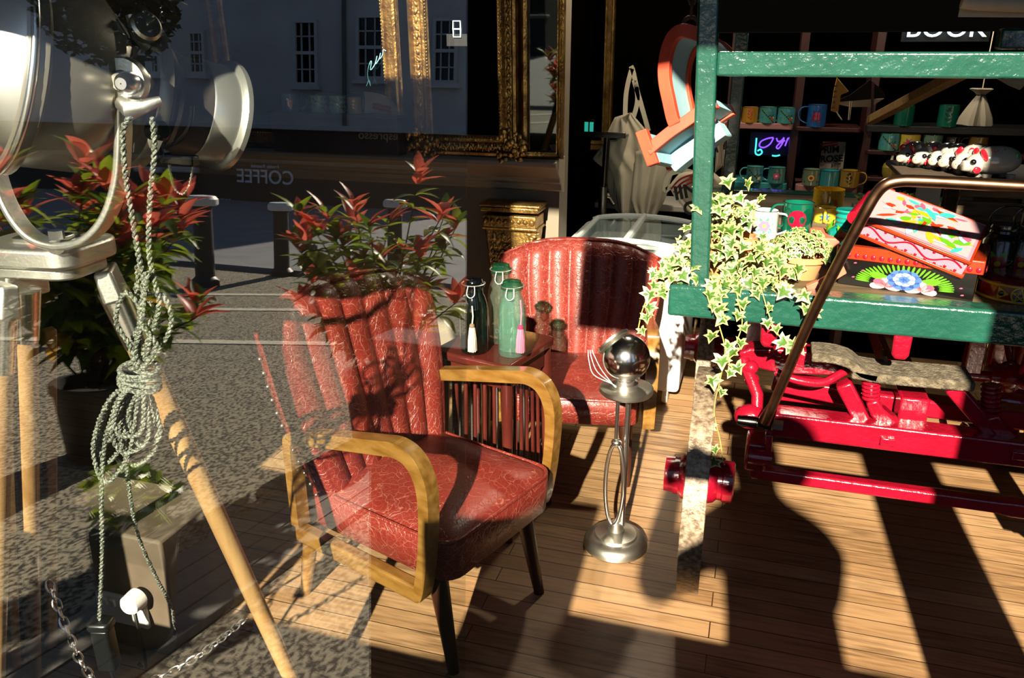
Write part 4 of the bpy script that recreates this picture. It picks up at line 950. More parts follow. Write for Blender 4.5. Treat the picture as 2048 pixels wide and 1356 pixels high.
# turntable bolster with the pointed end
YB = 2.16
bl = [P(x, y, YB) for x, y in ((1470,705),(1488,702),(1500,697),(1560,698),(1620,703),(1668,728),(1690,748),(1676,752),(1560,748),(1520,738),(1498,728),(1486,732))]
MB().prism(bl, (0,.07,0)).build('bolster', REDP, ct, bevel=.006, seg=3)
MB().sweep([P(1545,758,2.2), P(1700,790,2.2), P(2060,838,2.2)], .05, .06, (0,1,0)).build('fore_carriage_bar', REDP, ct, bevel=.006)
MB().sweep([P(1560,782,2.32), P(1870,818,2.32), P(2060,834,2.32)], .042, .05, (0,1,0)).build('cross_bar', REDP, ct, bevel=.005)
MB().tube(spline([P(1552,744,2.06), P(1580,756,2.05), P(1618,765,2.05), P(1650,764,2.06), P(1680,748,2.08), P(1705,736,2.10)], 7), .011, 10).build('curved_stay', REDP, ct)
# main red beam, with rounded end
YM = 2.0
mb0, mb1 = P(1500, 843, YM), P(2100, 915, YM)
zc = (mb0.z+P(2048, 909, YM).z)/2
za, zb2 = P(1545, 826, YM).z, P(1545, 872, YM).z
MB().box(((P(1535,840,YM).x+1.3)/2, YM+.035, (za+zb2)/2-.002), (1.3-P(1535,840,YM).x, .07, za-zb2)).build('main_beam', REDP, ct, bevel=.006, seg=3)
e0 = P(1484, 842, YM); MB().ball((e0.x+.02, YM+.035, e0.z), .034, 20, 12, sc=(1.25,1,1)).build('beam_end', REDP, ct)
pl_ = P(1775, 882, YM); MB().box((pl_.x, YM-.004, pl_.z), (.036,.012,.022)).build('bolt_plate', REDP, ct, bevel=.003)
pl_ = P(2040, 910, YM); MB().box((pl_.x, YM-.004, pl_.z), (.036,.012,.022)).build('bolt_plate', REDP, ct, bevel=.003)
bo = P(1515, 845, YM-.02); MB().lathe([(.001,-.05),(.013,-.05),(.015,-.03),(.015,.03),(.012,.034),(.012,.05),(.001,.05)], 18, bo, Matrix.Rotation(PI/2,3,'Y')).build('pivot_bolt', DARKM, ct)
hl = P(1556, 850, YM-.02); MB().lathe([(.001,-.012),(.014,-.012),(.014,.012),(.001,.012)], 6, hl, Matrix.Rotation(PI/2,3,'Y')).build('nut', NICKEL, ct)
# axle box below the beam end and the lower axle bar
ab = P(1512, 905, YM+.05)
MB().box((ab.x, YM+.06, ab.z), (.055,.09,.085)).build('axle_box', REDP, ct, bevel=.008)
MB().sweep([P(1538,866,YM), P(1536,925,YM+.02)], .018, .03, (0,1,0)).build('strap_plate', REDP, ct, bevel=.004)
MB().lathe([(.001,-.03),(.020,-.03),(.022,-.015),(.022,.03),(.001,.03)], 20, P(1520, 915, YM), Matrix.Rotation(PI/2,3,'Y')).build('box_boss', REDP, ct)
YA_ = 2.12
ax0, ax1 = P(1500, 945, YA_), P(2110, 1032, YA_)
m = MB(); zax = (P(1560,948,YA_).z+P(1900,998,YA_).z)/2; X0 = P(1500,945,YA_).x
N = 30; pts = []; rr = []
for i in range(N+1): x = X0+(1.3-X0)*i/N; pts.append((x, YA_, zax)); rr.append(.036 if i < 16 else .044)
m.sweep(pts, rr, rr, (0,1,0)); m.build('axle', REDP, ct, bevel=.006)
# V shaped brackets with coil springs on top
def bracket(pxs, pys, Y):
    (x0, x1, x2), (y0, y1, y2) = pxs, pys
    a, b, c = P(x0, y0, Y), P(x1, y1, Y+.05), P(x2, y2, Y)
    MB().sweep([P(x0-45, y0-78, Y+.14), P(x0-24, y0-40, Y+.08), a], [.045,.04,.05], .045, (0,1,0)).build('bracket', REDP, ct, bevel=.006)
    MB().sweep([P(x0+2, y0-88, Y+.02), P(x0+8, y0-40, Y+.02), P(x0+40, y0+6, Y+.02)], [.034,.04,.05], .05, (0,1,0)).build('bracket', REDP, ct, bevel=.006)
    s0 = P(x1, y1, Y+.05); s1 = P(x1, y2, Y+.05); m = MB(); H_ = (s1-s0).length; R_ = .022
    m.tube([s0+(s1-s0)*(t/90)+Vector((R_*math.cos(t*.56), R_*math.sin(t*.56), 0)) for t in range(91)], .0055, 8)
    m.tube([s0, s1], .014, 12); m.build('coil_spring', REDP, ct)
def bracket2(A, B, xs, y0, y1, Y):
    MB().sweep([P(x, y, Y) for x, y in A], .040, .045, (0,1,0)).build('bracket', REDP, ct, bevel=.006)
    MB().sweep([P(x, y, Y) for x, y in B], [.03,.036,.044], .05, (0,1,0)).build('bracket', REDP, ct, bevel=.006)
    s0 = P(xs, y0, Y); s1 = P(xs, y1, Y); m = MB(); R_ = .0185
    m.tube([s0+(s1-s0)*(t/90)+Vector((R_*math.cos(t*.49), R_*math.sin(t*.49), 0)) for t in range(91)], .0048, 8); m.tube([s0, s1], .014, 12); m.build('coil_spring', REDP, ct)
bracket2([(1686,764),(1728,846)], [(1742,796),(1752,818),(1784,850)], 1742, 800, 746, 2.06)
bracket2([(1902,770),(1992,872)], [(1982,826),(1990,846),(2022,880)], 1982, 832, 768, 2.06)
# felted pads bound on the springs
FELT = M('grey felt binding', '6d6350', .95, col2='3f3828', ns=60, bump=.9, bs=160, dist=.01)
def pad(pts, w_, d_, Y):
    q = spline([P(x, y, Y) for x, y in pts], 6); MB().sweep(q, w_, d_, (0,1,0)).build('felt_pad', FELT, ct, bevel=.006)
pad([(1622,703),(1660,706),(1696,716),(1722,736),(1752,744)], .022, .10, 2.07)
pad([(1700,732),(1760,742),(1850,750),(1940,757)], .026, .12, 2.08)
pad([(1768,706),(1770,724),(1772,742)], .010, .05, 2.14)
# small fittings
f = P(1800, 830, 2.3); MB().tube([P(1812,775,2.3), P(1812,822,2.3)], .012, 10).build('hanger', REDP, ct); MB().lathe([(.001,0),(.02,0),(.02,.012),(.001,.012)], 8, f).build('hanger_nut', NICKEL, ct)
MB().tube(spline([P(1885,838,2.4), P(1892,860,2.4), P(1912,868,2.4), P(1930,848,2.4)], 6), .010, 8).build('drop_loop', REDP, ct)
f = P(2022, 803, 2.35); MB().lathe([(.001,-.05),(.02,-.05),(.024,-.02),(.024,.02),(.018,.05),(.001,.05)], 18, f, Matrix.Rotation(PI/2,3,'Y')).build('cross_boss', REDP, ct)
MB().tube([P(1487,720,2.12), P(1515,790,2.06), P(1513,830,2.04)], .016, 12).build('king_pin', REDP, ct)
for px, py in ((1504,760),(1502,735)): MB().ball(P(px,py,2.10), .020, 14, 9).build('boss', REDP, ct)
# pull handle: bent steel tube
hp_ = [P(1530,846,1.93), P(1560,778,1.91), P(1620,640,1.88), P(1680,520,1.85), P(1730,425,1.83), P(1752,388,1.825), P(1772,369,1.82), P(1800,362,1.82), P(1840,362,1.82), P(1940,367,1.82), P(2048,373,1.82), P(2120,377,1.82)]
hn = MB().tube(spline(hp_, 7), .0125, 16).build('pull_handle', HANDLEM, ct)
MB().sweep([P(1528,856,1.945), P(1534,836,1.935), P(1545,812,1.925)], [.04,.036,.024], .016, (0,1,0)).build('handle_fork', DARKM, hn, bevel=.003)
# wheels: iron tyre, felloe, spokes, hub
def wheel(cx, cy, R, tilt):
    t = Vector((cx, cy, R)); rot = Matrix.Rotation(tilt, 3, 'Z') @ Matrix.Rotation(PI/2, 3, 'Y')
    wt = .030
    ty = MB().lathe([(R-.012,-wt),(R,-wt),(R,wt),(R-.012,wt),(R-.012,-wt)], 72, t, rot).build('tyre', TYREM, ct, bevel=.002)
    MB().lathe([(R-.012,-wt*.9),(R-.012,wt*.9),(R-.055,wt*.75),(R-.055,-wt*.75),(R-.012,-wt*.9)], 72, t, rot).build('felloe', REDP, ct, bevel=.003)
    hb_ = MB().lathe([(.001,-.098),(.028,-.098),(.050,-.096),(.052,-.070),(.056,-.07),(.056,-.055),(.066,-.045),(.072,-.02),(.072,.02),(.066,.045),(.056,.055),(.056,.066),(.060,.07),(.060,.096),(.054,.100),(.001,.100)], 40, t, rot).build('hub', REDP, ct)
    for k in range(10):
        a = 2*PI*k/10+.1; d = rot @ Vector((math.cos(a), math.sin(a), 0))
        MB().tube([t+d*.06, t+d*.17, t+d*(R-.045)], [.021,.017,.015], 10).build('spoke', REDP, ct)
wc = P(1398, 945, 2.12)
RW = .325
wheel(wc.x+.0, 2.12, RW, .02)
wr = P(1418, 690, 3.22); wheel(wr.x, 3.22, RW, .0)
wheel(1.02, 2.12, RW, 0); wheel(1.02, 3.22, RW, 0)
MB().tube([(wr.x,3.22,RW),(1.02,3.22,RW)], .022, 12).build('axle', REDP, ct)
MB().box((.45, 2.67, .62), (.07, 1.15, .07)).build('perch', REDP, ct, bevel=.006)
MB().box((.45, 3.22, (RW+zb)/2+.0), (.9, .07, .10)).build('bolster', REDP, ct, bevel=.006)
for x in (wr.x+.17, .86): MB().box((x, 3.22, (.78+.36)/2), (.06,.06,.46)).build('upright', REDP, ct, bevel=.005)

# ================================================================== shelves, mugs and what stands on them
SHM = M('dark red shelf timber', '3a120c', .5, col2='2a0c08', ns=4)
PINKB = M('dusty pink shelf paint', 'a0706a', .5); TEALB = M('teal shelf paint', '3d9a98', .45)
YS = 4.10
sh = thing('shelf_unit', 'dark red timber shelf unit at the back filled with enamel mugs', 'shelves', P(1640, 560, YS+.1))
sx0, sx1 = P(1462, 300, YS).x, P(2080, 300, YS).x
MB().box(((sx0+sx1)/2, YS+.20, .95), (sx1-sx0, .02, 1.9)).build('back_panel', M('black backing','020202',.9,spec=0.0), sh)
for px in (1455, 1584, 1725, 2085): c = P(px, 300, YS+.08); MB().box((c.x, YS+.08, .95), (.035,.22,1.9)).build('upright', SHM, sh, bevel=.002)
def shelfboard(px0, px1, ptop, m, th=.028, Y=YS, nm='shelf_board'):
    a, b = P(px0, ptop, Y), P(px1, ptop, Y); MB().prism([((a.x+b.x)/2+x, Y+.06+y, a.z-th) for x, y in rrect(b.x-a.x, .24, .02, 3)], (0,0,th)).build(nm, m, sh, bevel=.003); return a.z
def sh_z(py, Y=YS): return P(1600, py, Y-.03).z
# boards (their top edges are given where the photo shows them)
zA = shelfboard(1474, 1586, 243, PINKB); zA2 = shelfboard(1590, 1722, 251, SHM, .02); zB = shelfboard(1462, 1574, 359, TEALB, .032); zC = shelfboard(1462, 1582, 400, M('orange brown shelf','9a4a26',.5), .05)
zD = shelfboard(1591, 1714, 366, PINKB, .030); zD2 = shelfboard(1590, 1722, 408, SHM, .02)
zE = shelfboard(1730, 2080, 297, SHM, .02); zE2 = shelfboard(1730, 2080, 248, M('black shelf','0a0807',.6), .03); zE3 = shelfboard(1730, 2080, 350, SHM, .02); zE4 = shelfboard(1730, 2080, 402, SHM, .02)
ENA = {}
def en(name, h): 
    if h not in ENA: ENA[h] = M('enamel '+name, h, .16, coat=.4)
    return ENA[h]
RIM = M('dark enamel rim', '14161a', .25, coat=.3)
def decal(m, r, h, motif, pal, rnd, a0=-PI/2):
    # pal: material indices; a flower, a branch or leaves wrapped on the mug side
    def pt(a, z, o=.0007): return (math.cos(a)*(r+o), math.sin(a)*(r+o), z)
    def disc(a, z, R, mi, n=10, o=.0007, sy=1.0):
        m.add([pt(a, z, o+.0003)]+[pt(a+R*math.cos(q*2*PI/n)/r, z+R*sy*math.sin(q*2*PI/n), o) for q in range(n)], [(0, 1+q, 1+(q+1)%n) for q in range(n)], mi)
    def leaf(a, z, ang, L_, mi, o=.0007):
        c, s_ = math.cos(ang), math.sin(ang); pts = [(0,0),(.35,.18),(.7,.14),(1,0),(.7,-.14),(.35,-.18)]
        m.add([pt(a+(x*c-y*s_)*L_/r, z+(x*s_+y*c)*L_, o) for x, y in pts], [tuple(range(6))], mi)
    for rep in range(3):
        a = a0+rep*2*PI/3+(.0 if rep == 0 else rnd.uniform(-.2,.2))
        if motif == 'flower':
            for q in range(7): leaf(a, h*.48, q*.9+.3, h*.36, pal[1])
            for q in range(6): disc(a+h*.12*math.cos(q*1.047)/r, h*.5+h*.12*math.sin(q*1.047), h*.085, pal[0], 8, .0011)
            disc(a, h*.5, h*.07, pal[2], 8, .0016); disc(a+.35, h*.28, h*.06, pal[3], 8, .0010); disc(a-.35, h*.30, h*.06, pal[3], 8, .0010)
        elif motif == 'pome':
            for sg in (-1, 1):
                for q in range(9): leaf(a+sg*h*.30/r, h*.12+h*.02*q, PI/2+sg*(.9-.2*q), h*.42, pal[1]); leaf(a+sg*h*.42/r, h*.88-h*.02*q, -PI/2-sg*(.9-.2*q), h*.34, pal[1])
            disc(a, h*.5, h*.30, pal[0], 26, .0012)
            for q in range(6): leaf(a-h*.24/r, h*.32+h*.07*q, .0, h*.46, pal[2], .0016) if False else None
        elif motif == 'branch':
            for q in range(7): leaf(a-h*.42/r+q*h*.13/r, h*.85-h*.12*q, -.75, h*.20, pal[1])
            for q in range(5): leaf(a+h*.0/r+q*h*.10/r, h*.42+h*.06*(q%2), .6, h*.14, pal[1])
            for (da, dz) in ((-.35,.45),(.40,.78),(.15,.80),(.5,.5)): disc(a+da*h/r, h*dz, h*.09, pal[2], 9, .0010)
            disc(a+h*.30/r, h*.28, h*.10, pal[0], 9, .001); disc(a+h*.40/r, h*.36, h*.05, pal[3], 8, .0012)
        elif motif == 'sun':
            for q in range(12): leaf(a, h*.5, q*2*PI/12, h*.26, pal[1])
            disc(a, h*.5, h*.19, pal[0], 16, .0012); disc(a, h*.5, h*.10, pal[2], 10, .0016)
            for q in (-1,1): disc(a+q*h*.42/r, h*.25, h*.08, pal[3], 8); leaf(a+q*h*.40/r, h*.65, .8*q, h*.2, pal[1])
        elif motif == 'sprig':
            for q in range(6): leaf(a, h*(.2+.1*q), PI/2+(.9 if q % 2 else -.9), h*.22, pal[1])
            disc(a, h*.84, h*.08, pal[0], 8, .001); disc(a-.2, h*.6, h*.055, pal[2], 8, .001); disc(a+.2, h*.6, h*.055, pal[2], 8, .001)
def mug(label, px, py, Y, w_, h_, body, motif, pal, hand=None, z=None, seed=0, group='painted enamel mugs', name='enamel_mug'):
    p = P(px, py, Y); 
    if z is not None: p.z = z
    sc = ((p-Vector((0,0,CAMZ))).dot(Vector((-math.sin(YA)*math.cos(TH), math.cos(YA)*math.cos(TH), -math.sin(TH)))))/FPX
    r = w_*sc/2; h = h_*sc*.98; rnd = random.Random(seed+int(px))
    view = math.atan2(-p.y, -p.x)
    t = thing(name, label, 'mug', p, 0, group)
    mats = [en(body, body), RIM]+[en(q, q) for q in pal]
    m = MB(); m.lathe([(r*.15,.002),(r*.93,.0),(r,.006),(r,h-.002),(r+.0016,h)], 36, (0,0,0), mi=0); m.lathe([(r+.0016,h),(r-.0002,h+.0014),(r-.003,h)], 36, (0,0,0), mi=1)
    m.lathe([(r-.003,h),(r-.004,.010),(.001,.008)], 36, (0,0,0), mi=0)
    if motif: decal(m, r, h, motif, [2,3,4,5], rnd, view)
    m.build('body', mats, t, world=False, fix=False, ang=50)
    if hand is not None:
        a = view+hand; d = Vector((math.cos(a), math.sin(a), 0)); 
        MB().tube(spline([d*(r-.002)+Vector((0,0,h*.90)), d*(r+h*.26)+Vector((0,0,h*.86)), d*(r+h*.40)+Vector((0,0,h*.60)), d*(r+h*.30)+Vector((0,0,h*.30)), d*(r-.001)+Vector((0,0,h*.14))], 6), .0032, 8, flat=1.4).build('handle', en(body, body), t, world=False)
    return t
LH = -1.45   # handle to the left in the picture
TL, YE, OC, BK, GN = '4fa39b', 'd9b423', 'a98a35', '0d0e10', '085440'
rosep = ('d24a78','2f7a4a','f0d8c8','2a5aa8'); brp = ('a8452a','2a2a20','3a86b0','d8c8a0'); sunp = ('d9a860','5a6a40','7a3a20','6a4a60'); yep = ('2a4a9a','1f6a3a','c83030','c83030')
mug('mustard mug with a small red motif at the left end of the pink shelf', 1499, 243, YS-.03, 32, 30, 'c8962e', 'sprig', ('b03a24','b03a24','b03a24','b03a24'), z=zA)
mug('teal branch painted mug in the middle of the pink shelf', 1534, 243, YS-.03, 34, 31, TL, 'branch', brp, z=zA)
mug('teal branch painted mug at the right end of the pink shelf', 1571, 243, YS-.03, 34, 31, TL, 'branch', brp, z=zA, seed=4)
mug('deep blue mug with dark red flowers beside the pink shelf', 1631, 251, YS-.03, 36, 43, '1d5c9c', 'flower', ('7a1830','16305a','5a1226','7a1830'), LH, z=zA2)
mug('teal bird mug at the left of the teal shelf', 1508, 359, YS-.04, 32, 31, '5fb0a8', 'branch', ('e8dcc0','2a2a20','2f7ab0','d8c8a0'), LH, z=zB)
mug('teal mug with a pink rose standing on the teal shelf', 1552, 359, YS-.04, 33, 31, TL, 'flower', rosep, LH, z=zB)
mug('teal rose mug below the left end of the teal shelf', 1486, 400, YS-.05, 34, 32, TL, 'flower', rosep, LH, z=zC)
mug('black mug with white leaf sprigs below the teal shelf', 1520, 400, YS-.05, 34, 32, BK, 'sprig', ('d8d8d0','d8d8d0','d8d8d0','d8d8d0'), z=zC)
mug('teal rose mug below the right end of the teal shelf', 1562, 400, YS-.05, 34, 32, TL, 'flower', rosep, z=zC, seed=2)
mug('grey green mug with a sunflower on the right hand pink shelf', 1621, 366, YS-.04, 34, 32, '7d9a7e', 'sun', sunp, z=zD)
mug('plain turquoise mug in the middle of the right hand pink shelf', 1657, 366, YS-.04, 38, 31, '2fa0a8', None, rosep, z=zD)
mug('ochre mug with dark sprigs on the right hand pink shelf', 1697, 366, YS-.04, 38, 33, OC, 'sprig', ('3a2a14','3a2a14','3a2a14','3a2a14'), 1.5, z=zD)
mug('yellow mug half hidden at the left under the right hand pink shelf', 1611, 408, YS-.05, 30, 32, YE, 'sprig', yep, z=zD2)
mug('yellow flowered mug behind the parrot tin', 1668, 408, YS-.05, 32, 32, YE, 'flower', yep, z=zD2, seed=7)
mug('yellow flowered mug at the right under the right hand pink shelf', 1703, 408, YS-.05, 34, 32, YE, 'flower', yep, z=zD2, seed=3)
mug('teal branch painted mug left of the yellow flowered one on the dark shelf', 1776, 297, YS-.03, 38, 34, TL, 'branch', brp, z=zE)
mug('yellow mug with red and blue flowers on the dark shelf', 1816, 297, YS-.03, 40, 33, 'd8c040', 'flower', ('b82838','2a6a8a','d83030','2a4a9a'), z=zE)
mug('grey green mug with a red centred sunflower on the dark shelf', 1862, 297, YS-.03, 37, 33, '5d8472', 'sun', ('d09050','4a3a20','b03a2a','3a4a3a'), z=zE)
mug('nearly black patterned mug beside the sunflower mug', 1902, 297, YS-.03, 30, 30, BK, 'sprig', ('4a4a4a','4a4a4a','4a4a4a','4a4a4a'), z=zE)
mug('dark green mug under the timber brace', 1806, 248, YS-.03, 36, 40, '0d5a48', None, rosep, z=zE2)
mug('dark green mug on the top shelf right of the timber brace', 1894, 248, YS-.03, 38, 42, '0f6350', 'sprig', ('06281f','06281f','06281f','06281f'), z=zE2)
mug('brown mug behind the white pigs', 1954, 297, YS-.03, 36, 32, '6a5024', None, rosep, LH, z=zE)
# dark box shelf, mugs and pale bag: solid copies of a mirror reflection
YL2 = 3.07
sa_, sb2 = P(548, 224, YL2), P(800, 224, YL2); zt2 = P(680, 226, YL2).z
cbx = thing('reflected_shelf', 'long dark chipped wooden box copying a shelf reflected in the wide gilt mirror', 'box', ((sa_.x+sb2.x)/2, YL2, LZ))
MB().box(((sa_.x+sb2.x)/2, 3.08, (LZ+.001+zt2-.014)/2), (sb2.x-sa_.x, .08, zt2-.014-LZ-.001)).build('carcass', M('chipped dark wood','1e100a',.5,col2='32190e',ns=8), cbx, bevel=.003)
MB().box(((sa_.x+sb2.x)/2, 3.07, zt2-.007), (sb2.x-sa_.x+.02, .10, .014)).build('top_board', M('worn dark board','4a3c2a',.7,col2='2c2216',ns=5,stretch=(2,20,20)), cbx, bevel=.002)
mug('blue mug with red flowers at the left end of the shelf built for the mirror reflection', 582, 226, YL2, 36, 36, '3a6a8a', 'flower', ('a82830','2a4a6a','8a2028','a82830'), 1.45, z=zt2)
mug('teal and cream mug in the middle of the shelf built for the mirror reflection', 640, 226, YL2, 34, 34, '7fb89a', 'branch', brp, z=zt2)
mug('teal and cream mug right of centre on the shelf built for the mirror reflection', 678, 226, YL2, 34, 34, '7fb89a', 'branch', brp, z=zt2, seed=5)
mug('mustard mug beside the folded pale bag on the shelf built for the mirror reflection', 710, 226, YL2, 28, 32, 'b8965a', 'sprig', ('7a3a24','7a3a24','7a3a24','7a3a24'), z=zt2)
fb_ = P(760, 226, YL2); fb_.z = zt2
t = thing('folded_bag', 'folded pale striped canvas bag leaning at the right end of the shelf built for the mirror reflection', 'bag', fb_)
hb_ = P(740, 184, YL2).z-zt2; wb_ = P(796, 226, YL2).x-P(732, 226, YL2).x
m = MB()
for sg in (-.012, .012): m.grid(lambda u, v: Vector((fb_.x+(u-.5)*wb_*(1-.25*v*u), YL2+.015+sg*(1-.4*v)+.006*math.sin(7*u+3*v), zt2+hb_*v*(1-.45*u*u))), 14, 10)
m.build('cloth', CANVAS, t)
m = MB()
for k in range(2): m.sweep([P(746, 208+7*k, YL2-.012), P(782, 216+7*k, YL2-.012)], .009, .003, (0,1,0))
m.build('stripes', PRR, t)
# olive lidded pot
op = P(1779, 350, YS-.05); op.z = zE3
t = thing('lidded_pot', 'olive yellow lidded pot on the lower dark shelf', 'pot', op)
OLV = M('olive glaze', '8a7a2c', .3); s_ = .0022
MB().lathe([(.001,0),(.026,0),(.034,.02),(.036,.045),(.001,.045)], 24, op).build('body', OLV, t); MB().lathe([(.036,.046),(.030,.062),(.014,.076),(.001,.078)], 24, op).build('lid', OLV, t); MB().lathe([(.006,.076),(.006,.1),(.001,.102)], 12, op).build('knob', CREAM, t)
# printed bag leaning at the back of the shelf
p = P(1668, 312, YS+.03); bw = P(1692, 300, YS).x-P(1642, 300, YS).x; zb0 = zD+.07
t = thing('printed_bag', 'off white printed bag with black letters above the turquoise mug', 'bag', (p.x, YS+.10, zD))
m = MB(); zt0 = P(1660, 284, YS+.1).z
m.grid(lambda u, v: Vector((p.x+(u-.5)*bw*(1-.06*v), YS+.10-.012*math.sin(PI*u)+.004*math.sin(9*u+4*v), zD+(zt0-zD)*v)), 16, 14); m.grid(lambda u, v: Vector((p.x+(u-.5)*bw*(1-.06*v), YS+.125, zD+(zt0-zD)*v)), 16, 14)
m.build('bag', CANVAS, t)
for tx, px, py in (('PRIM', 1652, 300), ('ROSE', 1657, 318)): MB().merge(text_mb(tx, .043, facing(P(px+6, py, YS+.080), 0, .08), .001, fat=.03)).build('lettering', PRB, t, smooth=False)
MB().merge(text_mb('Hill', .03, facing(P(1672, 331, YS+.083), 0, .08), .0006)).build('lettering', PRB, t, smooth=False)
m = MB()
for k in range(2): m.sweep([P(1640, 289+5*k, YS+.082), P(1676, 284+5*k, YS+.082)], .007, .002, (0,1,0))
m.build('stripes', PRR, t)
# neon sign
NP = M('violet neon', hexc('8a50ff'), .4, emit=1.6); NC = M('cyan neon', hexc('50f0f0'), .4, emit=1.3)
YN = YS+.12
ns_ = thing('neon_sign', 'violet and cyan neon script glowing between the mug shelves', 'sign', P(1548, 300, YN))
MB().box(P(1550, 288, YN+.03), (.24,.01,.11)).build('backing', M('dark violet board','0c0630',.6), ns_)
for pl in ([(1547,276),(1540,288),(1528,295),(1519,292),(1522,283),(1535,277),(1547,275)], [(1553,276),(1556,283),(1563,281),(1568,275)], [(1568,275),(1565,286),(1557,297),(1553,294),(1560,286),(1570,281)], [(1576,276),(1570,292)], [(1573,283),(1578,276),(1583,280),(1580,285),(1586,285)]):
    MB().tube(spline([P(x, y, YN) for x, y in pl], 6), .0035, 8).build('violet_tube', NP, ns_)
for pl in ([(1513,276),(1512,290),(1511,306),(1518,310),(1524,305),(1521,299),(1515,302)], [(1544,311),(1552,312),(1560,310)]):
    MB().tube(spline([P(x, y, YN) for x, y in pl], 6), .0038, 8).build('cyan_tube', NC, ns_)
NW = M('white neon', hexc('dff4ff'), .4, emit=2.2)
YM1 = 3.115
t = thing('reflected_script', 'thin cyan neon script copying a reflection in the wide gilt mirror', 'sign', P(752, 135, YM1))  # solid tube standing for a neon reflection in the mirror
NCD = M('mirrored cyan neon', hexc('8ad8d8'), .4, emit=.35)
MB().tube(spline([P(x, y, YM1) for x, y in ((733,172),(738,160),(741,172),(735,150),(738,130),(743,122),(741,140),(750,128),(754,112),(751,128),(758,118),(761,106),(759,118),(765,110),(767,100),(772,102))], 5), .0016, 6).build('tube', NCD, t)
t = thing('reflected_numeral', 'small dark panel with a white neon numeral copying a reflection in the ornate mirror', 'sign', P(915, 60, YM1))  # solid panel standing for a neon sign reflected in the mirror
MB().box(P(914, 58, YM1+.012), (.085,.01,.125)).build('panel', BLACKM, t)
for pl in ([(906,42),(920,42),(921,58),(921,74),(907,74),(906,58)], ):
    MB().tube([P(x, y, YM1) for x, y in pl], .0025, 8, closed=True).build('tube', M('mirrored white neon', hexc('dff4ff'), .4, emit=.9), t)
MB().tube([P(907,58,YM1), P(920,58,YM1)], .0025, 8).build('tube', M('mirrored white neon', (1,1,1)), t)
n2 = thing('neon_word', 'white neon word half hidden above the roof board of the barrow', 'sign', P(1895, 60, 4.2))
MB().merge(text_mb('BOOK', .115, facing(P(1893, 57, 4.2)), .004)).build('tube_letters', NW, n2, smooth=False)
MB().box(P(1893, 50, 4.24), (.36,.02,.14)).build('backing', BLACKM, n2); MB().tube([P(1984,40,4.2), P(1984,48,4.2)], .004, 8).build('mark', NW, n2)

# hanging odds and ends under the roof
t = thing('yellow_ruler', 'yellow wooden ruler shaped pennant hanging under the top rail', 'ruler', P(1675, 190, 3.2))
YEL = M('yellow painted wood', 'd89a1c', .5, col2='c08414', ns=6)
MB().prism([P(x, y, 3.2) for x, y in ((1674,155),(1698,183),(1682,190),(1676,226),(1662,222),(1668,180))], (0,.012,0)).build('blade', YEL, t, bevel=.002)
m = MB()
for k in range(5): m.box(P(1672-1.5*k, 172+11*k, 3.196), (.010,.003,.005))
m.build('marks', BLACKP, t); MB().tube([P(1672,222,3.2), P(1678,232,3.2), P(1684,240,3.2)], .002, 6).build('string', CREAM, t)
t = thing('paper_kite', 'pale paper kite with dark struts hanging beside the yellow ruler', 'kite', P(1720, 205, 3.3))
MB().prism([P(x, y, 3.3) for x, y in ((1664,206),(1708,200),(1768,197),(1742,214),(1700,214))], (0,.006,0)).build('sail', CANVAS, t); MB().prism([P(x, y, 3.28) for x, y in ((1664,205),(1700,190),(1740,160),(1768,182),(1772,196))], (0,.006,0)).build('dark_sail', M('dark cloth','141008',.9), t)
MB().tube([P(1702,196,3.29), P(1698,240,3.29)], .004, 6).build('strut', M('pale cord','b8ad94',.8), t); MB().tube([P(1746,165,3.27), P(1744,232,3.27)], .005, 6).build('strut', SHM, t)
t = thing('tied_cloth_bag', 'small pale tied cloth bag hanging above the pigs', 'bag', P(1958, 215, 3.6))
tc_ = P(1958, 215, 3.6); zz = lambda y: P(1958, y, 3.6).z
m = MB(); pr = [(.001,zz(252)),(.055,zz(250)),(.050,zz(235)),(.034,zz(214)),(.020,zz(198)),(.012,zz(190)),(.022,zz(184)),(.036,zz(178)),(.028,zz(176))]
m.lathe(pr, 26, (tc_.x, 3.6, 0))
for i, v in enumerate(m.v):
    a = math.atan2(v.y-3.6, v.x-tc_.x); f_ = 1+.16*math.sin(a*5)+.1*math.sin(a*9+1); m.v[i] = Vector((tc_.x+(v.x-tc_.x)*f_, 3.6+(v.y-3.6)*f_, v.z))
m.build('cloth', M('pale cloth','9c9382',.9), t); MB().tube([(tc_.x+.013*math.cos(a),3.6+.013*math.sin(a),zz(190)) for a in [2*PI*k/12 for k in range(12)]], .003, 6, closed=True).build('tie', SHM, t); MB().tube([(tc_.x,3.6,zz(178)), (tc_.x,3.6,1.95)], .002, 6).build('string', CREAM, t)
t = thing('canvas_roll', 'cream canvas blind edge hanging at the top right corner', 'blind', P(2010, 4, 2.3))
MB().tube(spline([P(1924,2,2.3), P(1960,6,2.3), P(2060,10,2.3)], 6), .017, 14).build('roll', CANVAS, t); MB().sweep([P(1924,-6,2.32), P(1990,-6,2.32), P(2060,-6,2.32)], .09, .006, (0,1,0)).build('cloth', CANVAS, t)
t = thing('cloth_flap', 'pale cloth corner hanging below the top rail at the right edge', 'cloth', P(2030, 168, 2.5))
MB().prism([P(x, y, 2.5) for x, y in ((1985,152),(2075,152),(2052,168),(2040,180),(2020,172))], (0,.01,0)).build('cloth', M('pale cloth','9c9382',.9), t)

# ================================================================== on the barrow
def on(px, py, Y): p = P(px, py, Y); p.z = ZD; return p
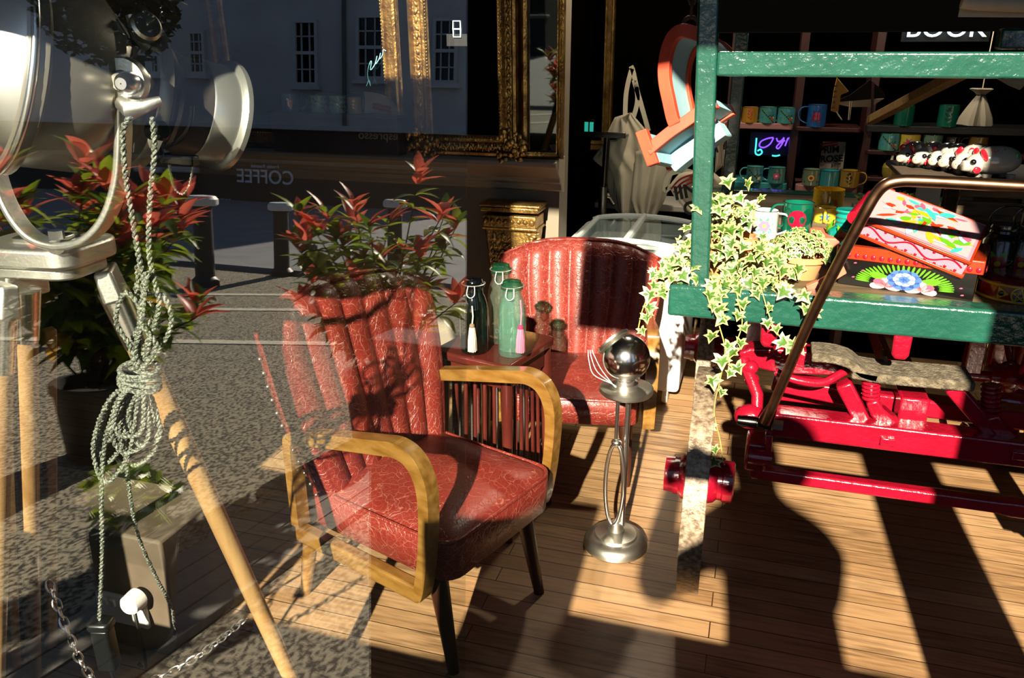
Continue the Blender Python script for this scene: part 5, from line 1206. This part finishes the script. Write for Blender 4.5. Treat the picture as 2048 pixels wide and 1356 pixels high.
# pigs on their board on a slatted crate
YPG = 2.30
cr = thing('slatted_crate', 'grey slatted timber crate under the row of white pigs', 'crate', (P(1985,420,2.4).x, 2.46, ZD))
crx0, crx1 = P(1918, 400, 2.36).x, P(2120, 400, 2.36).x; zsh = P(1900, 347, YPG).z
nsl = 4
for k in range(nsl):
    z = ZD+.004+(zsh-.014-ZD)*(k+.5)/nsl; hh = (zsh-.014-ZD)/nsl*.80
    MB().box(((crx0+crx1)/2, 2.37, z), (crx1-crx0, .012, hh)).build('slat', WOODG, cr, bevel=.002); MB().box(((crx0+crx1)/2, 2.56, z), (crx1-crx0, .012, hh)).build('slat', WOODG, cr, bevel=.002)
for x in (crx0+.02, crx1-.02):
    for y in (2.385, 2.545): MB().box((x, y, (ZD+zsh-.014)/2), (.03,.018,zsh-.014-ZD)).build('corner_post', WOODG, cr)
bx0 = P(1797, 347, YPG).x
bd = MB().box(((bx0+crx1)/2, 2.38, zsh-.007), (crx1-bx0, .34, .014)).build('pig_board', M('worn dark board','4a3c2a',.7,col2='2c2216',ns=5,stretch=(2,20,20)), bevel=.002)
tag(bd, 'dark board carrying the row of white pigs', 'board')
bp_ = MB().box((bx0+.10, 2.42, (ZD+zsh-.014)/2), (.06,.012,zsh-.014-ZD)).build('prop', CANVAS); tag(bp_, 'pale label card propping up the pig board', 'card')
bp_.name = 'label_card'
PIGW = M('glazed white china', '98948a', .12, coat=.5); PIGR = M('red glaze', 'c01828', .15, coat=.5); PIGG = M('green glaze', '3a8a4a', .2); PIGK = M('black glaze', '0a0a0a', .15)
def pig(label, px, yaw, i, Y, s=1.0):
    p = P(px, 345, Y); p.z = zsh
    t = thing('china_pig', label, 'piggy bank', p, yaw, 'white china pigs')
    L_, W_, Hh = .062*s, .036*s, .040*s
    m = MB(); m.grid(lambda u, v: (lambda a, c: Vector((-math.cos(c)*L_*(1.0)+.0, math.sin(a)*W_*math.sin(c)**.8, Hh+.006+math.cos(a)*Hh*math.sin(c)**.8*(1.0 if math.cos(a) > 0 else .92))))(2*PI*u, max(.001, min(PI-.001, PI*v))), 30, 20, cu=True)
    m.ball((-.058*s,0,Hh*.95), .027*s, 20, 12, sc=(1.0,1,1)); m.lathe([(.016*s,0),(.014*s,.014*s),(.012*s,.016*s),(.001,.016*s)], 18, (-.078*s,0,Hh*.82), Matrix.Rotation(-PI/2,3,'Y'))
    bdy = m.build('body', PIGW, t, world=False, ang=70)
    for sy in (-1,1):
        MB().ball((-.050*s, sy*.020*s, Hh*1.58), .014*s, 10, 7, sc=(.5,.8,1.3), rot=Euler((sy*.4,-.3,0)).to_matrix()).build('ear', PIGW if i % 2 else PIGR, t, world=False)
        e = Vector((-.074*s, sy*.018*s, Hh*1.12)); MB().ball(e+Vector((-.001,0,0)), .0080*s, 12, 8).build('eye', PIGK, t, world=False); 
        MB().ball((-.064*s, sy*.0225*s, Hh*.62), .0105*s, 12, 8, sc=(1,.5,1)).build('cheek', PIGR, t, world=False)
        for sx in (-1,1): MB().lathe([(.001,0),(.010*s,0),(.012*s,.012*s),(.001,.014*s)], 12, (sx*.032*s, sy*.020*s, 0)).build('foot', PIGW, t, world=False)
    MB().ball((-.083*s, 0, Hh*.60), .008*s, 12, 8, sc=(.6,1,.35)).build('mouth', PIGR, t, world=False)
    m = MB(); rnd = random.Random(i)
    for q in range(7): a = q*.9; m.ball((.004*s+.012*s*math.cos(a), .008*s*math.sin(a)-.006*s, Hh*2.0-.002*s), .009*s, 10, 6, sc=(1,1,.3))
    for q in range(10): m.ball((-.012*s+rnd.uniform(-.022,.0)*s, -.016*s+rnd.uniform(-.01,.0)*s, Hh*1.86+rnd.uniform(-.004,.002)*s), .0016*s, 6, 4)
    m.build('painted_flower', PIGR, bdy, world=False); MB().ball((.036*s, -.026*s, Hh*1.52), .010*s, 10, 6, sc=(.7,.35,1.1)).build('painted_leaf', PIGG, bdy, world=False)
    MB().ball((.062*s, 0, Hh*1.25), .007*s, 10, 6).build('tail', PIGR, t, world=False)
for i, (px, yw, Y, s, lb) in enumerate(((1822,.9,2.44,.74,'white china pig at the far left end of the row'),(1856,.9,2.41,.78,'white china pig, second from the left end of the row'),(1886,.95,2.39,.78,'white china pig, third from the left end of the row'),(1910,.9,2.36,.80,'white china pig in the middle of the row'),(1944,.85,2.32,.86,'white china pig, third from the right end of the row'),(1968,.75,2.29,.82,'white china pig, tucked behind the nearest right hand pig'),(1990,.30,2.25,.90,'white china pig lying broadside at the right end with a red flower'))):
    pig(lb, px, yw, i, Y, s)

# painted trunk box with its lid set askew
RZB = math.radians(-15)
BOXR = M('orange red lacquer', '96300f', .25, col2='86260e', ns=8, coat=.4); BOXK = M('black lacquer', '0b0907', .22, coat=.5); BOXP = M('pale pink lacquer', 'a87484', .3, coat=.4); BOXRR = M('deep red lacquer', '840c20', .25, coat=.4)
LGN = M('bright leaf green', '4c8a14', .3); BLP = M('petal blue', '3c5ca0', .3); BLL = M('petal pale blue', '8496b4', .3); PKP = M('petal pink', 'a04860', .3); PKL = M('petal pale pink', 'b0888c', .3); YLL = M('lacquer yellow', 'a88a18', .3); VIO = M('lacquer violet', '6a4a8a', .3)
bc_ = on(1812, 600, 2.16); bc_.y = 2.18
pb_ = thing('painted_box', 'black lacquered box with blue flower and orange rim on the barrow', 'box', bc_, RZB)
BW, BD, BH = .305, .20, .068
MB().box((0,0,BH/2), (BW,BD,BH)).build('body', BOXK, pb_, world=False, bevel=.002)
m = MB(); m.box((0,-BD/2+.008,BH+.016), (BW+.022,.026,.034)); m.box((0,BD/2-.008,BH+.016), (BW+.022,.026,.034)); m.box((-BW/2+.002,0,BH+.016), (.026,BD-.03,.034)); m.box((BW/2-.002,0,BH+.016), (.026,BD-.03,.034)); rm = m.build('rim', BOXR, pb_, world=False, bevel=.003)
m = MB()
for k in range(17): m.ball((-BW/2+.0+(BW)*k/16, -BD/2-.005, BH+.010), .0062, 10, 6, sc=(1,.35,1))
for k in range(10): m.ball((BW/2+.015, -BD/2+.01+(BD-.02)*k/9, BH+.010), .0062, 10, 6, sc=(.35,1,1))
m.build('bead_pattern', BOXRR, rm, world=False)
fl = MB(); yf = -BD/2-.0012
def flat(m, cx, cz, pts, mi, o=0): m.add([(cx+x, yf-o, max(.001, (cz+z)*.66+.002)) for x, z in pts], [tuple(range(len(pts)))], mi)
def petal(m, cx, cz, ang, L_, W_, mi, o=0):
    c, s_ = math.cos(ang), math.sin(ang); flat(m, cx, cz, [((x*c-y*s_), (x*s_+y*c)) for x, y in [(L_*.5-L_*.5*math.cos(q_*PI/6), W_*.5*math.sin(q_*PI/6)*(.75+.25*(1-math.cos(q_*PI/6))/2*2)) for q_ in range(12)]], mi, o)
for k in range(30):
    a = -.12+(PI+.24)*k/29; rx, rz = .078, .040; petal(fl, rx*math.cos(a), .026+rz*math.sin(a), a*.86+.22, .034, .0056, 0)
for sg in (-1,1): petal(fl, sg*.030, .038, (.35 if sg > 0 else PI-.35), .052, .026, 0, .0003)
for sg in (-1,1):
    for q in range(5): petal(fl, sg*.040, .010, q*PI/4+.0, .036, .024, 3 if q % 2 else 4, .0006)
for q in range(9): petal(fl, 0, .044, q*2*PI/9+.2, .040, .030, 1, .0009)
for q in range(7): petal(fl, 0, .046, q*2*PI/7+.5, .026, .022, 2, .0012)
for q in range(5): petal(fl, 0, .046, q*2*PI/5+.1, .013, .012, 1, .0015)
for (x, z) in ((-.12,.085),(-.10,.06),(-.12,.03),(.12,.04),(.11,.075),(.125,.015)): petal(fl, x, z, .4, .008, .005, 3, .0003)
fl.build('painted_flowers', [LGN, BLP, BLL, PKP, PKL], pb_, world=False, smooth=False, fix=False)
sd2 = MB(); xs_ = BW/2+.0012
for k in range(4):
    cy = -BD/2+.025+k*.05
    for cz, mi in ((.034, 0),):
        sd2.add([(xs_, cy-.025, cz), (xs_, cy, cz-.024), (xs_, cy+.025, cz), (xs_, cy, cz+.024)], [(0,1,2,3)], (mi+k) % 3); sd2.add([(xs_+.0004, cy-.011, cz), (xs_+.0004, cy, cz-.011), (xs_+.0004, cy+.011, cz), (xs_+.0004, cy, cz+.011)], [(0,1,2,3)], (mi+k+1) % 3)
sd2.build('painted_diamonds', [YLL, BOXR, VIO], pb_, world=False, smooth=False, fix=False)
# the lid
lp_ = P(1838, 458, 2.17)
ld = thing('box_lid', 'pink sided painted lid lying askew on the orange rimmed box', 'lid', lp_, 0, None, rot=(math.radians(13), math.radians(17), math.radians(-15)))
LW, LD, LH_ = .265, .22, .045
MB().box((0,0,0), (LW,LD,LH_)).build('body', BOXP, ld, world=False, bevel=.003)
m = MB()
for z in (-LH_/2+.003, LH_/2-.003):
    m.box((0,-LD/2-.002,z), (LW+.008,.006,.008)); m.box((LW/2+.002,0,z), (.006,LD+.008,.008)); m.box((-LW/2-.002,0,z), (.006,LD+.008,.008)); m.box((0,LD/2+.002,z), (LW+.008,.006,.008))
m.build('edge_bands', BOXR, ld, world=False, bevel=.0015)
m = MB(); yl = -LD/2-.0012
pts = [(-LW*.47+LW*.94*k/40, yl, .010*math.sin(k/40*PI*5)) for k in range(41)]; m.sweep(pts, .0034, .001, (0,1,0))
for k in range(22):
    x = -LW*.46+LW*.92*k/21; z = .010*math.sin((x+LW*.47)/(LW*.94)*PI*5); m.ball((x+.004, yl, (.013 if k % 2 else -.013)+z*.2), .0036, 8, 5, sc=(1,.25,1)); m.ball((x-.003, yl, (.017 if k % 2 else -.017)+z*.2), .0026, 8, 5, sc=(1,.25,1))
m.build('vine_pattern', BOXRR, ld, world=False)
m = MB(); zl = LH_/2+.0012; rnd = random.Random(3); cols = [BOXR, YLL, LGN, PKL, M('lacquer teal','2f9a94',.3), BLL, PKP]
m.add([(-LW*.47,-LD*.46,zl),(LW*.47,-LD*.46,zl),(LW*.47,LD*.46,zl),(-LW*.47,LD*.46,zl)], [(0,1,2,3)], 3)
for k in range(70):
    cx, cy = rnd.uniform(-.40,.40)*LW, rnd.uniform(-.40,.40)*LD; a = rnd.uniform(0, PI); L2 = rnd.uniform(.012,.035); W2 = rnd.uniform(.004,.012)
    pp = [(cx+math.cos(a)*x-math.sin(a)*y, cy+math.sin(a)*x+math.cos(a)*y, zl+.0003+.00002*k) for x, y in ((-L2,0),(-L2*.4,W2),(L2*.4,W2),(L2,0),(L2*.4,-W2),(-L2*.4,-W2))]
    m.add(pp, [tuple(range(6))], rnd.randrange(7))
m.build('painted_top', cols, ld, world=False, smooth=False, fix=False)
m = MB(); xs2 = LW/2+.0014
for k in range(7):
    cy = -LD*.42+k*LD*.14; m.add([(xs2,cy-.014,-.014),(xs2,cy+.002,-.016),(xs2,cy+.014,.014),(xs2,cy-.002,.016)], [(0,1,2,3)], k % 3)
m.build('painted_end', [YLL, VIO, BOXR], ld, world=False, smooth=False, fix=False)
MB().tube([(-LW/2-.012,-LD*.35,.0),(-LW/2-.008,LD*.35,.0)], .017, 16).build('rounded_end', BOXRR, ld, world=False)

# round painted tin with a star in a ring
dc = on(2012, 600, 2.2); dc.y = 2.13; dc.x = P(2010, 575, 2.15).x+.02
DR, DH = .085, P(2010, 548, 2.16).z-ZD
dt = thing('painted_tin', 'round dark red painted tin with yellow star ring beside the black box', 'tin', dc)
RED2 = M('dark red sparkle', '7a0c18', .25, col2='5a0810', ns=60, coat=.4)
MB().lathe([(.001,0),(DR,0),(DR,DH),(DR-.004,DH+.003),(.001,DH+.002)], 48, (0,0,0)).build('drum', RED2, dt, world=False)
for z in (.005, DH-.004): MB().tube([(DR*math.cos(a), DR*math.sin(a), z) for a in [2*PI*k/48 for k in range(48)]], .0035, 8, closed=True).build('yellow_rim', YLL, dt, world=False)
va = math.atan2(-dc.y, -dc.x)+.12
def dpt(u, z, o=.0015): a = va+u/DR; return Vector((math.cos(a)*(DR+o), math.sin(a)*(DR+o), z))
zc_ = DH*.5; R5 = DH*.40
m = MB(); m.add([dpt(0,zc_,.0012)]+[dpt(R5*math.cos(q*2*PI/24), zc_+R5*math.sin(q*2*PI/24), .001) for q in range(24)], [(0,1+q,1+(q+1)%24) for q in range(24)], 0); m.build('blue_disc', M('deep blue lacquer','142a5a',.25), dt, world=False, fix=False)
m = MB(); m.tube([dpt(R5*math.cos(q*2*PI/24), zc_+R5*math.sin(q*2*PI/24)) for q in range(24)], .0024, 6, closed=True)
st5 = [(R5*.92*math.sin(q*4*PI/5), R5*.92*math.cos(q*4*PI/5)) for q in range(5)]
for q in range(5):
    (u0,z0),(u1,z1) = st5[q], st5[(q+1)%5]; m.tube([dpt(u0+(u1-u0)*k/6, zc_+z0+(z1-z0)*k/6) for k in range(7)], .0016, 6)
m.build('star_ring', YLL, dt, world=False)
for sg in (-1,1): MB().add([dpt(sg*R5*1.25, zc_), dpt(sg*R5*2.6, zc_+R5*.85), dpt(sg*R5*2.6, zc_-R5*.85)], [(0,1,2)], 0).build('yellow_wedge', YLL, dt, world=False, fix=False)
m = MB()
for sg in (-1,1): m.ball(dpt(sg*R5*2.1, zc_, .001), .008, 10, 6, sc=(1,.4,.8))
m.build('beetle_mark', BLACKP, dt, world=False)
# dark flowered cans with wire handles on top of and behind the tin
for i, (px, Y, lb) in enumerate(((1996, 2.26, 'black flowered can standing behind the star tin'), (2044, 2.22, 'black flowered can at the right edge of the photo'))):
    b = P(px, 545, Y); r_ = .045; b.z = ZD+DH+.003 if False else ZD; b.y = 2.275+.004*i; b.x = P(px, 520, b.y).x
    t = thing('flowered_can', lb, 'can', b, group='black flowered cans'); h = P(px, 447, b.y).z-ZD
    m = MB(); m.lathe([(.001,0),(r_,0),(r_,h*.72),(r_*.80,h*.80),(r_*.72,h*.84),(r_*.76,h*.86),(r_*.72,h*.90),(r_*.76,h*.93),(r_*.72,h),(.001,h)], 32, (0,0,0), mi=0)
    decal(m, r_, h*.72, 'flower', [1,2,3,4], random.Random(i), math.atan2(-b.y,-b.x)); m.build('body', [BOXK, BOXRR, LGN, YLL, BLP], t, world=False, fix=False)
    MB().tube(spline([(-r_*.75,0,h*.93),(-r_*.8,0,h*1.15),(-.01,0,h*1.30),(.03,0,h*1.30),(r_*.8,0,h*1.12),(r_*.75,0,h*.93)], 6), .003, 8).build('wire_handle', DARKM, t, world=False)

# mugs and jars on the barrow
mug('white enamel mug with small flowers in the sun beside the ivy', 1526, 474, 2.42, 52, 56, 'b4bcb6', 'flower', ('d86a86','4a9a6a','e8c850','5a86c8'), 1.45, z=P(1526,474,2.42).z, seed=1)
mug('green mug with a crimson pomegranate and a dark handle', 1591, 463, 2.44, 58, 60, GN, 'pome', ('7a0c28','043a28','a03050','043a28'), LH, z=P(1591,463,2.44).z)
tray_z = P(1526, 474, 2.42).z
ts = MB().box((P(1570,474,2.44).x, 2.46, (tray_z+ZD)/2-.001), (.26,.16,tray_z-ZD-.002)).build('low_crate', M('scorched crate wood','3a2a1a',.7), bevel=.003); tag(ts, 'low dark crate under the white and green mugs', 'crate')
mug('yellow flowered cup upside between the green mug and the teal jar', 1648, 447, 2.95, 42, 34, 'd8c030', 'flower', yep, .0, z=P(1648,447,2.95).z, name='enamel_cup')
mug('cream cup stacked under the yellow flowered cup', 1650, 470, 2.92, 42, 24, 'd8ceb0', 'flower', rosep, None, z=P(1650,471,2.92).z, name='enamel_cup')
cs_z = P(1650,471,2.92).z
ts = MB().box((P(1655,480,2.95).x, 2.97, (cs_z+ZD)/2-.001), (.16,.12,max(.01,cs_z-ZD-.002))).build('low_crate', M('scorched crate wood','3a2a1a',.7), bevel=.003); tag(ts, 'low dark crate under the yellow and cream cups', 'crate')
b = P(1692, 474, 2.36); b.z = ZD
t = thing('painted_jar', 'teal ridged jar with a red rose left of the pink lid', 'jar', b); h = P(1692, 418, 2.36).z-ZD; r_ = .052
JT = en('teal jar', '0f7a70'); m = MB(); m.lathe([(.001,0),(r_,0),(r_*1.02,h*.45),(r_*.92,h*.60),(r_*.62,h*.68),(r_*.66,h*.71),(r_*.60,h*.75),(r_*.66,h*.79),(r_*.60,h*.83),(r_*.66,h*.87),(r_*.58,h*.92),(r_*.70,h*.97),(r_*.66,h),(.001,h*.99)], 36, (0,0,0), mi=0); m2 = MB()
decal(m, r_*1.02, h*.95, 'flower', [1,2,3,4], random.Random(2), math.atan2(-b.y,-b.x)); m.build('body', [JT, BOXR, LGN, PKL, LGN], t, world=False, fix=False)
b = P(1651, 440, 3.2); b.z = ZD
b.z = P(1651, 418, 3.2).z
t = thing('parrot_tin', 'tall yellow tin painted with a green bird under the pink shelf', 'tin', (b.x, 3.2, ZD)); r_ = .055; h = P(1651, 377, 3.2).z-ZD
m = MB(); m.lathe([(.001,0),(r_,0),(r_,h),(r_-.003,h),(r_-.004,.01),(.001,.01)], 36, (0,0,0), mi=0)
vw = math.atan2(-3.2,-b.x)
def cp2(u, z, o=.001): a = vw+u/r_; return (math.cos(a)*(r_+o), math.sin(a)*(r_+o), z)
m.add([cp2(u, h-.14+z) for u, z in ((-.03,.02),(-.035,.055),(-.02,.08),(.0,.085),(.015,.115),(.02,.10),(.012,.06),(-.005,.03))], [tuple(range(8))], 1); m.add([cp2(u, h-.14+z, .0016) for u, z in ((.012,.07),(.03,.075),(.034,.03),(.02,-.01),(.01,.02))], [tuple(range(5))], 2); m.add([cp2(u, h-.14+z, .0018) for u, z in ((.016,.105),(.030,.110),(.036,.09),(.024,.08))], [tuple(range(4))], 3)
for q in range(14): 
    u, z = random.uniform(-.05,.05), random.uniform(.1,.135); m.add([cp2(u+.002*math.cos(k), h-.14+z+.002*math.sin(k)) for k in (0,1.5,3,4.5)], [(0,1,2,3)], 2)
m.build('body', [en('yellow tin','d8b020'), LGN, M('tin brown','6a3414',.4), M('tin orange','c86a1c',.4)], t, world=False, fix=False)
# terracotta coloured trays and a stick
TC = M('terracotta paint', 'b5644c', .55, col2='a8563e', ns=8)
a, b = P(1622, 474, 2.30), P(1740, 474, 2.30)
t = thing('pink_tray', 'dusty terracotta tray standing behind the black box', 'tray', ((a.x+b.x)/2, 2.36, a.z-.03))
MB().prism([((a.x+b.x)/2+x, 2.37+y, a.z-.030) for x, y in rrect(b.x-a.x, .14, .02, 4)], (0,0,.030)).build('tray', TC, t, bevel=.004); MB().box(((a.x+b.x)/2, 2.40, (a.z-.03+ZD)/2), (.14,.06,a.z-.03-ZD)).build('foot', TC, t, bevel=.003)
t = thing('terracotta_slat', 'terracotta painted slat propped against the black box', 'slat', P(1612, 580, 2.04))
MB().sweep([P(1606,588,2.03), P(1690,538,2.10)], .022, .014, (0,1,0)).build('slat', TC, t, bevel=.002); MB().box(P(1626,572,2.03), (.03,.02,.018), Euler((0,-.5,0)).to_matrix()).build('block', TC, t, bevel=.002)
# terracotta pot with a small plant
POTM = M('terracotta', 'c98a5c', .8, col2='b87848', ns=9)
pb2 = on(1598, 578, 2.16)
def pot(b, r_, h_): return [(.001,0),(r_*.68,0),(r_*.92,h_*.74),(r_*1.02,h_*.75),(r_*1.04,h_),(r_*.94,h_),(r_*.90,h_*.82),(.001,h_*.80)]
t = thing('potted_plant', 'small variegated plant in a terracotta pot behind the slat', 'plant', pb2); hpz = P(1598, 508, 2.16).z-ZD
MB().lathe(pot(pb2, .055, hpz), 32, pb2).build('pot', POTM, t)
IVG = M('ivy leaf green', '41631f', .4, col2='34521a', ns=14, coat=.2); IVC = M('ivy cream edge', 'a8a468', .45, coat=.2); IVS = M('ivy stem', '8a8a4a', .6)
IL = [(0,-.08),(.20,-.26),(.46,-.30),(.34,.02),(.62,.16),(.26,.30),(0,.78),(-.26,.30),(-.62,.16),(-.34,.02),(-.46,-.30),(-.20,-.26)]
def ivy_leaf(m, p, nrm, up, s):
    nrm = Vector(nrm).normalized(); x = Vector(up).cross(nrm); x = x.normalized() if x.length > 1e-3 else nrm.orthogonal().normalized(); y = nrm.cross(x)
    q = [p+x*(a*s)+y*(-b*s)+nrm*(-.10*s*(abs(a)*1.2+max(0,b)*.6)) for a, b in IL]
    c = p+nrm*(.012*s)
    m.add(q+[p+y*(-.12*s)], [(12, i, (i+1) % 12) for i in range(12)], 1)
    q2 = [c+x*(a*s*.66)+y*(-(b*.62+.08)*s)+nrm*(-.07*s*(abs(a)*1.2+max(0,b)*.6)) for a, b in IL]; m.add(q2+[c+y*(-.14*s)+nrm*.002], [(12, i, (i+1) % 12) for i in range(12)], 0)
rnd = random.Random(12); m = MB()
for k in range(150):
    a = rnd.uniform(0,6.28); el = rnd.uniform(-.1,1.4); rr = .075*rnd.random()**.4; d = Vector((math.cos(a)*math.cos(el), math.sin(a)*math.cos(el), math.sin(el)))
    ivy_leaf(m, pb2+Vector((-.01,0,hpz+.005))+Vector((d.x*rr*1.15, d.y*rr, d.z*rr*.85)), d+Vector((0,-.7,.4)), (rnd.uniform(-1,1),0,1), rnd.uniform(.016,.026))
m.build('leaves', [IVG, IVC], t, fix=False, smooth=False)
# the trailing ivy
ib_ = on(1450, 560, 2.12)
iv = thing('trailing_ivy', 'variegated ivy spilling over the green front beam of the barrow', 'plant', ib_)
MB().lathe(pot(ib_, .07, .11), 28, ib_).build('pot', POTM, iv)
rnd = random.Random(21); m = MB(); st_ = MB()
cen = P(1480, 500, 2.10)
blob = [(1440,420,.05),(1470,425,.05),(1400,520,.05),(1450,480,.06),(1480,500,.06),(1520,540,.06),(1470,550,.06),(1390,560,.05),(1350,545,.05),(1545,560,.05),(1420,450,.05),(1545,545,.05)]
for k in range(300):
    x, y, sp = rnd.choice(blob); Yd = rnd.uniform(1.97, 2.2); p = P(x+rnd.gauss(0,26), y+rnd.gauss(0,24), Yd)
    if p.z < ZD+.012 and p.y > YF-.03: p.z = ZD+.015
    d = Vector((rnd.gauss(-.1,.6), rnd.gauss(-1.0,.4), rnd.gauss(.5,.5)))
    ivy_leaf(m, p, d, (rnd.gauss(0,.5),0,1), rnd.uniform(.022,.046))
strands = [[(1440,560,1.97),(1432,585,1.925),(1436,640,1.92),(1450,700,1.92),(1440,760,1.925),(1428,820,1.95),(1440,880,1.97),(1446,925,1.97)], [(1470,570,1.97),(1476,600,1.925),(1484,650,1.92),(1462,710,1.92),(1456,745,1.92)], [(1520,570,1.96),(1535,620,1.925),(1550,660,1.92),(1575,690,1.92),(1590,700,1.92)],
    [(1380,560,2.0),(1350,550,1.96),(1325,575,1.94),(1300,590,1.93),(1285,620,1.93),(1276,660,1.93)], [(1345,530,2.0),(1320,540,1.97),(1310,560,1.96)], [(1560,560,1.97),(1590,585,1.92),(1615,610,1.92),(1622,625,1.92)], [(1440,570,1.96),(1425,600,1.925),(1440,635,1.92)]]
for si, s_ in enumerate(strands):
    pth = spline([P(*q) for q in s_], 6); st_.tube(pth, .0016, 5)
    step = 3
    for i in range(2, len(pth), step):
        if si == 0 and 26 < i < 36 and i % 4: continue
        n_l = 1
        for q in range(n_l): ivy_leaf(m, pth[i]+Vector((rnd.uniform(-.018,.018), -.010, rnd.uniform(-.012,.012))), (rnd.gauss(0,.5), -1.0, rnd.gauss(.35,.3)), (rnd.gauss(0,.5),0,1), rnd.uniform(.024,.044))
for k in range(40):
    x, y, sp = rnd.choice(blob); st_.tube(spline([ib_+Vector((rnd.gauss(0,.03),0,.10)), P((x+1450)/2, y-10, 2.08), P(x+rnd.gauss(0,15), y+rnd.gauss(0,15), 2.03)], 5), .0016, 5)
m.build('leaves', [IVG, IVC], iv, fix=False, smooth=False); st_.build('stems', IVS, iv)
# dark low plants behind the box
t = thing('low_plant', 'low dark green plant growing behind the painted lid', 'plant', P(1800, 440, 2.75))
pz = P(1790, 402, 2.8); leafball('leaves', (pz.x, 2.8, pz.z-.0), .09, 420, [M('moss green','4a6a2a',.5), LDG], t, .016, (1.4,.7,.35))
MB().box((pz.x, 2.82, (ZD+pz.z-.02)/2), (.24,.10,pz.z-.02-ZD)).build('trough', M('dark trough','1c1610',.7), t, bevel=.004)

# two unseen pendant lamps above the frame, added to brighten shelves and bags
LAMPM = M('lamp enamel', '16201c', .4)
for lb, x, y, z, en_ in (('unseen dark enamel lamp added to light the mug shelves', .70, 3.42, 1.86, 10.0), ('unseen dark enamel lamp added to light the tote bags', -.35, 3.45, 2.35, 52.0)):
    t = thing('fill_lamp', lb, 'lamp', (x, y, z))
    MB().lathe([(.03,.13),(.04,.12),(.09,.06),(.13,.0),(.126,.0),(.086,.056),(.03,.11)], 28, (x,y,z)).build('shade', LAMPM, t); MB().tube([(x,y,z+.12),(x,y,3.3)], .004, 8).build('cord', BLACKP, t)
    MB().ball((x,y,z+.03), .03, 14, 9).build('bulb', M('warm bulb', hexc('ffe0b0'), .4, emit=6.0), t)
    l = bpy.data.lights.new('fill_light', 'POINT'); l.energy = en_; l.color = (1.0, .86, .66); l.shadow_soft_size = .05
    lo_ = bpy.data.objects.new('fill_light', l); COL.objects.link(lo_); lo_.location = (x, y, z-.03)
# ================================================================== the photographer outside the window
COAT = M('dark coat', '0f1012', .9); SKIN = M('skin', 'b98468', .5); TROU = M('dark trousers', '0c0d12', .9); HAIR = M('dark hair', '17110c', .7)
ph = thing('person', 'person in a dark coat outside holding a camera out in both hands', 'person', (.29, -.42, GZ_))
me = bpy.data.meshes.new('body')
V = [(0.29, -0.42, 0.95),(0.28, -0.42, 1.15),(0.26, -0.42, 1.36),(0.25, -0.42, 1.44),(0.24, -0.4, 1.53),(0.23, -0.38, 1.62),(0.23, -0.39, 1.72),(0.07, -0.42, 1.39),(-0.09, -0.4, 1.2),(-0.06, -0.15, 1.42),(0.44, -0.42, 1.38),(0.35, -0.28, 1.14),(0.11, -0.15, 1.43),(0.2, -0.42, 0.9),(0.18, -0.41, 0.48),(0.17, -0.43, 0.02),(0.38, -0.42, 0.9),(0.41, -0.42, 0.48),(0.43, -0.43, 0.02),(0.16, -0.29, -0.02),(0.44, -0.29, -0.02)]
E = [(0,1),(1,2),(2,3),(3,4),(4,5),(5,6),(3,7),(7,8),(8,9),(3,10),(10,11),(11,12),(0,13),(13,14),(14,15),(15,19),(0,16),(16,17),(17,18),(18,20)]
Rr = [.19,.20,.20,.12,.06,.095,.085,.08,.06,.035,.08,.06,.035,.115,.075,.055,.115,.075,.055,.04,.04]
me.from_pydata([Vector(v)-Vector((.29,-.42,GZ_)) for v in V], E, []); bo_ = bpy.data.objects.new('body', me); COL.objects.link(bo_); bo_.parent = ph; me.materials.append(COAT)
sk = bo_.modifiers.new('skin', 'SKIN'); 
for i, r_ in enumerate(Rr): me.skin_vertices[0].data[i].radius = (r_, r_*.75 if i < 3 else r_)
me.skin_vertices[0].data[0].use_root = True
sb_ = bo_.modifiers.new('sub', 'SUBSURF'); sb_.levels = 2; sb_.render_levels = 2; sk.use_smooth_shade = True
MB().ball((.23,-.375,1.665), .108, 22, 14, sc=(.86,1.0,1.12)).build('face', SKIN, ph)
MB().ball((.23,-.395,1.69), .116, 22, 14, sc=(.88,.98,1.06)).build('hair', HAIR, ph)
for sx, cx in ((-1, -.065), (1, .105)):
    m = MB(); m.ball((cx,-.115,1.455), .04, 14, 9, sc=(.5,.8,1.1))
    for k in range(4): m.tube(spline([(cx, -.10, 1.485-.018*k), (cx-sx*.012, -.065, 1.49-.018*k), (cx-sx*.045, -.062, 1.49-.018*k)], 4), .0085, 8)
    m.tube(spline([(cx,-.12,1.43),(cx-sx*.02,-.10,1.425),(cx-sx*.04,-.085,1.432)], 4), .010, 8); m.build('hand', SKIN, ph)
hc_ = thing('camera', 'black camera held out by the person outside the window', 'camera', (.02,-.085,1.46))
MB().box((.02,-.085,1.485), (.125,.045,.075)).build('camera_body', BLACKP, hc_, bevel=.006); MB().lathe([(.03,0),(.03,.035),(.026,.04),(.022,.038),(.001,.02)], 24, (0,-.066,1.487), Matrix.Rotation(-PI/2,3,'X')).build('lens', BLACKP, hc_)
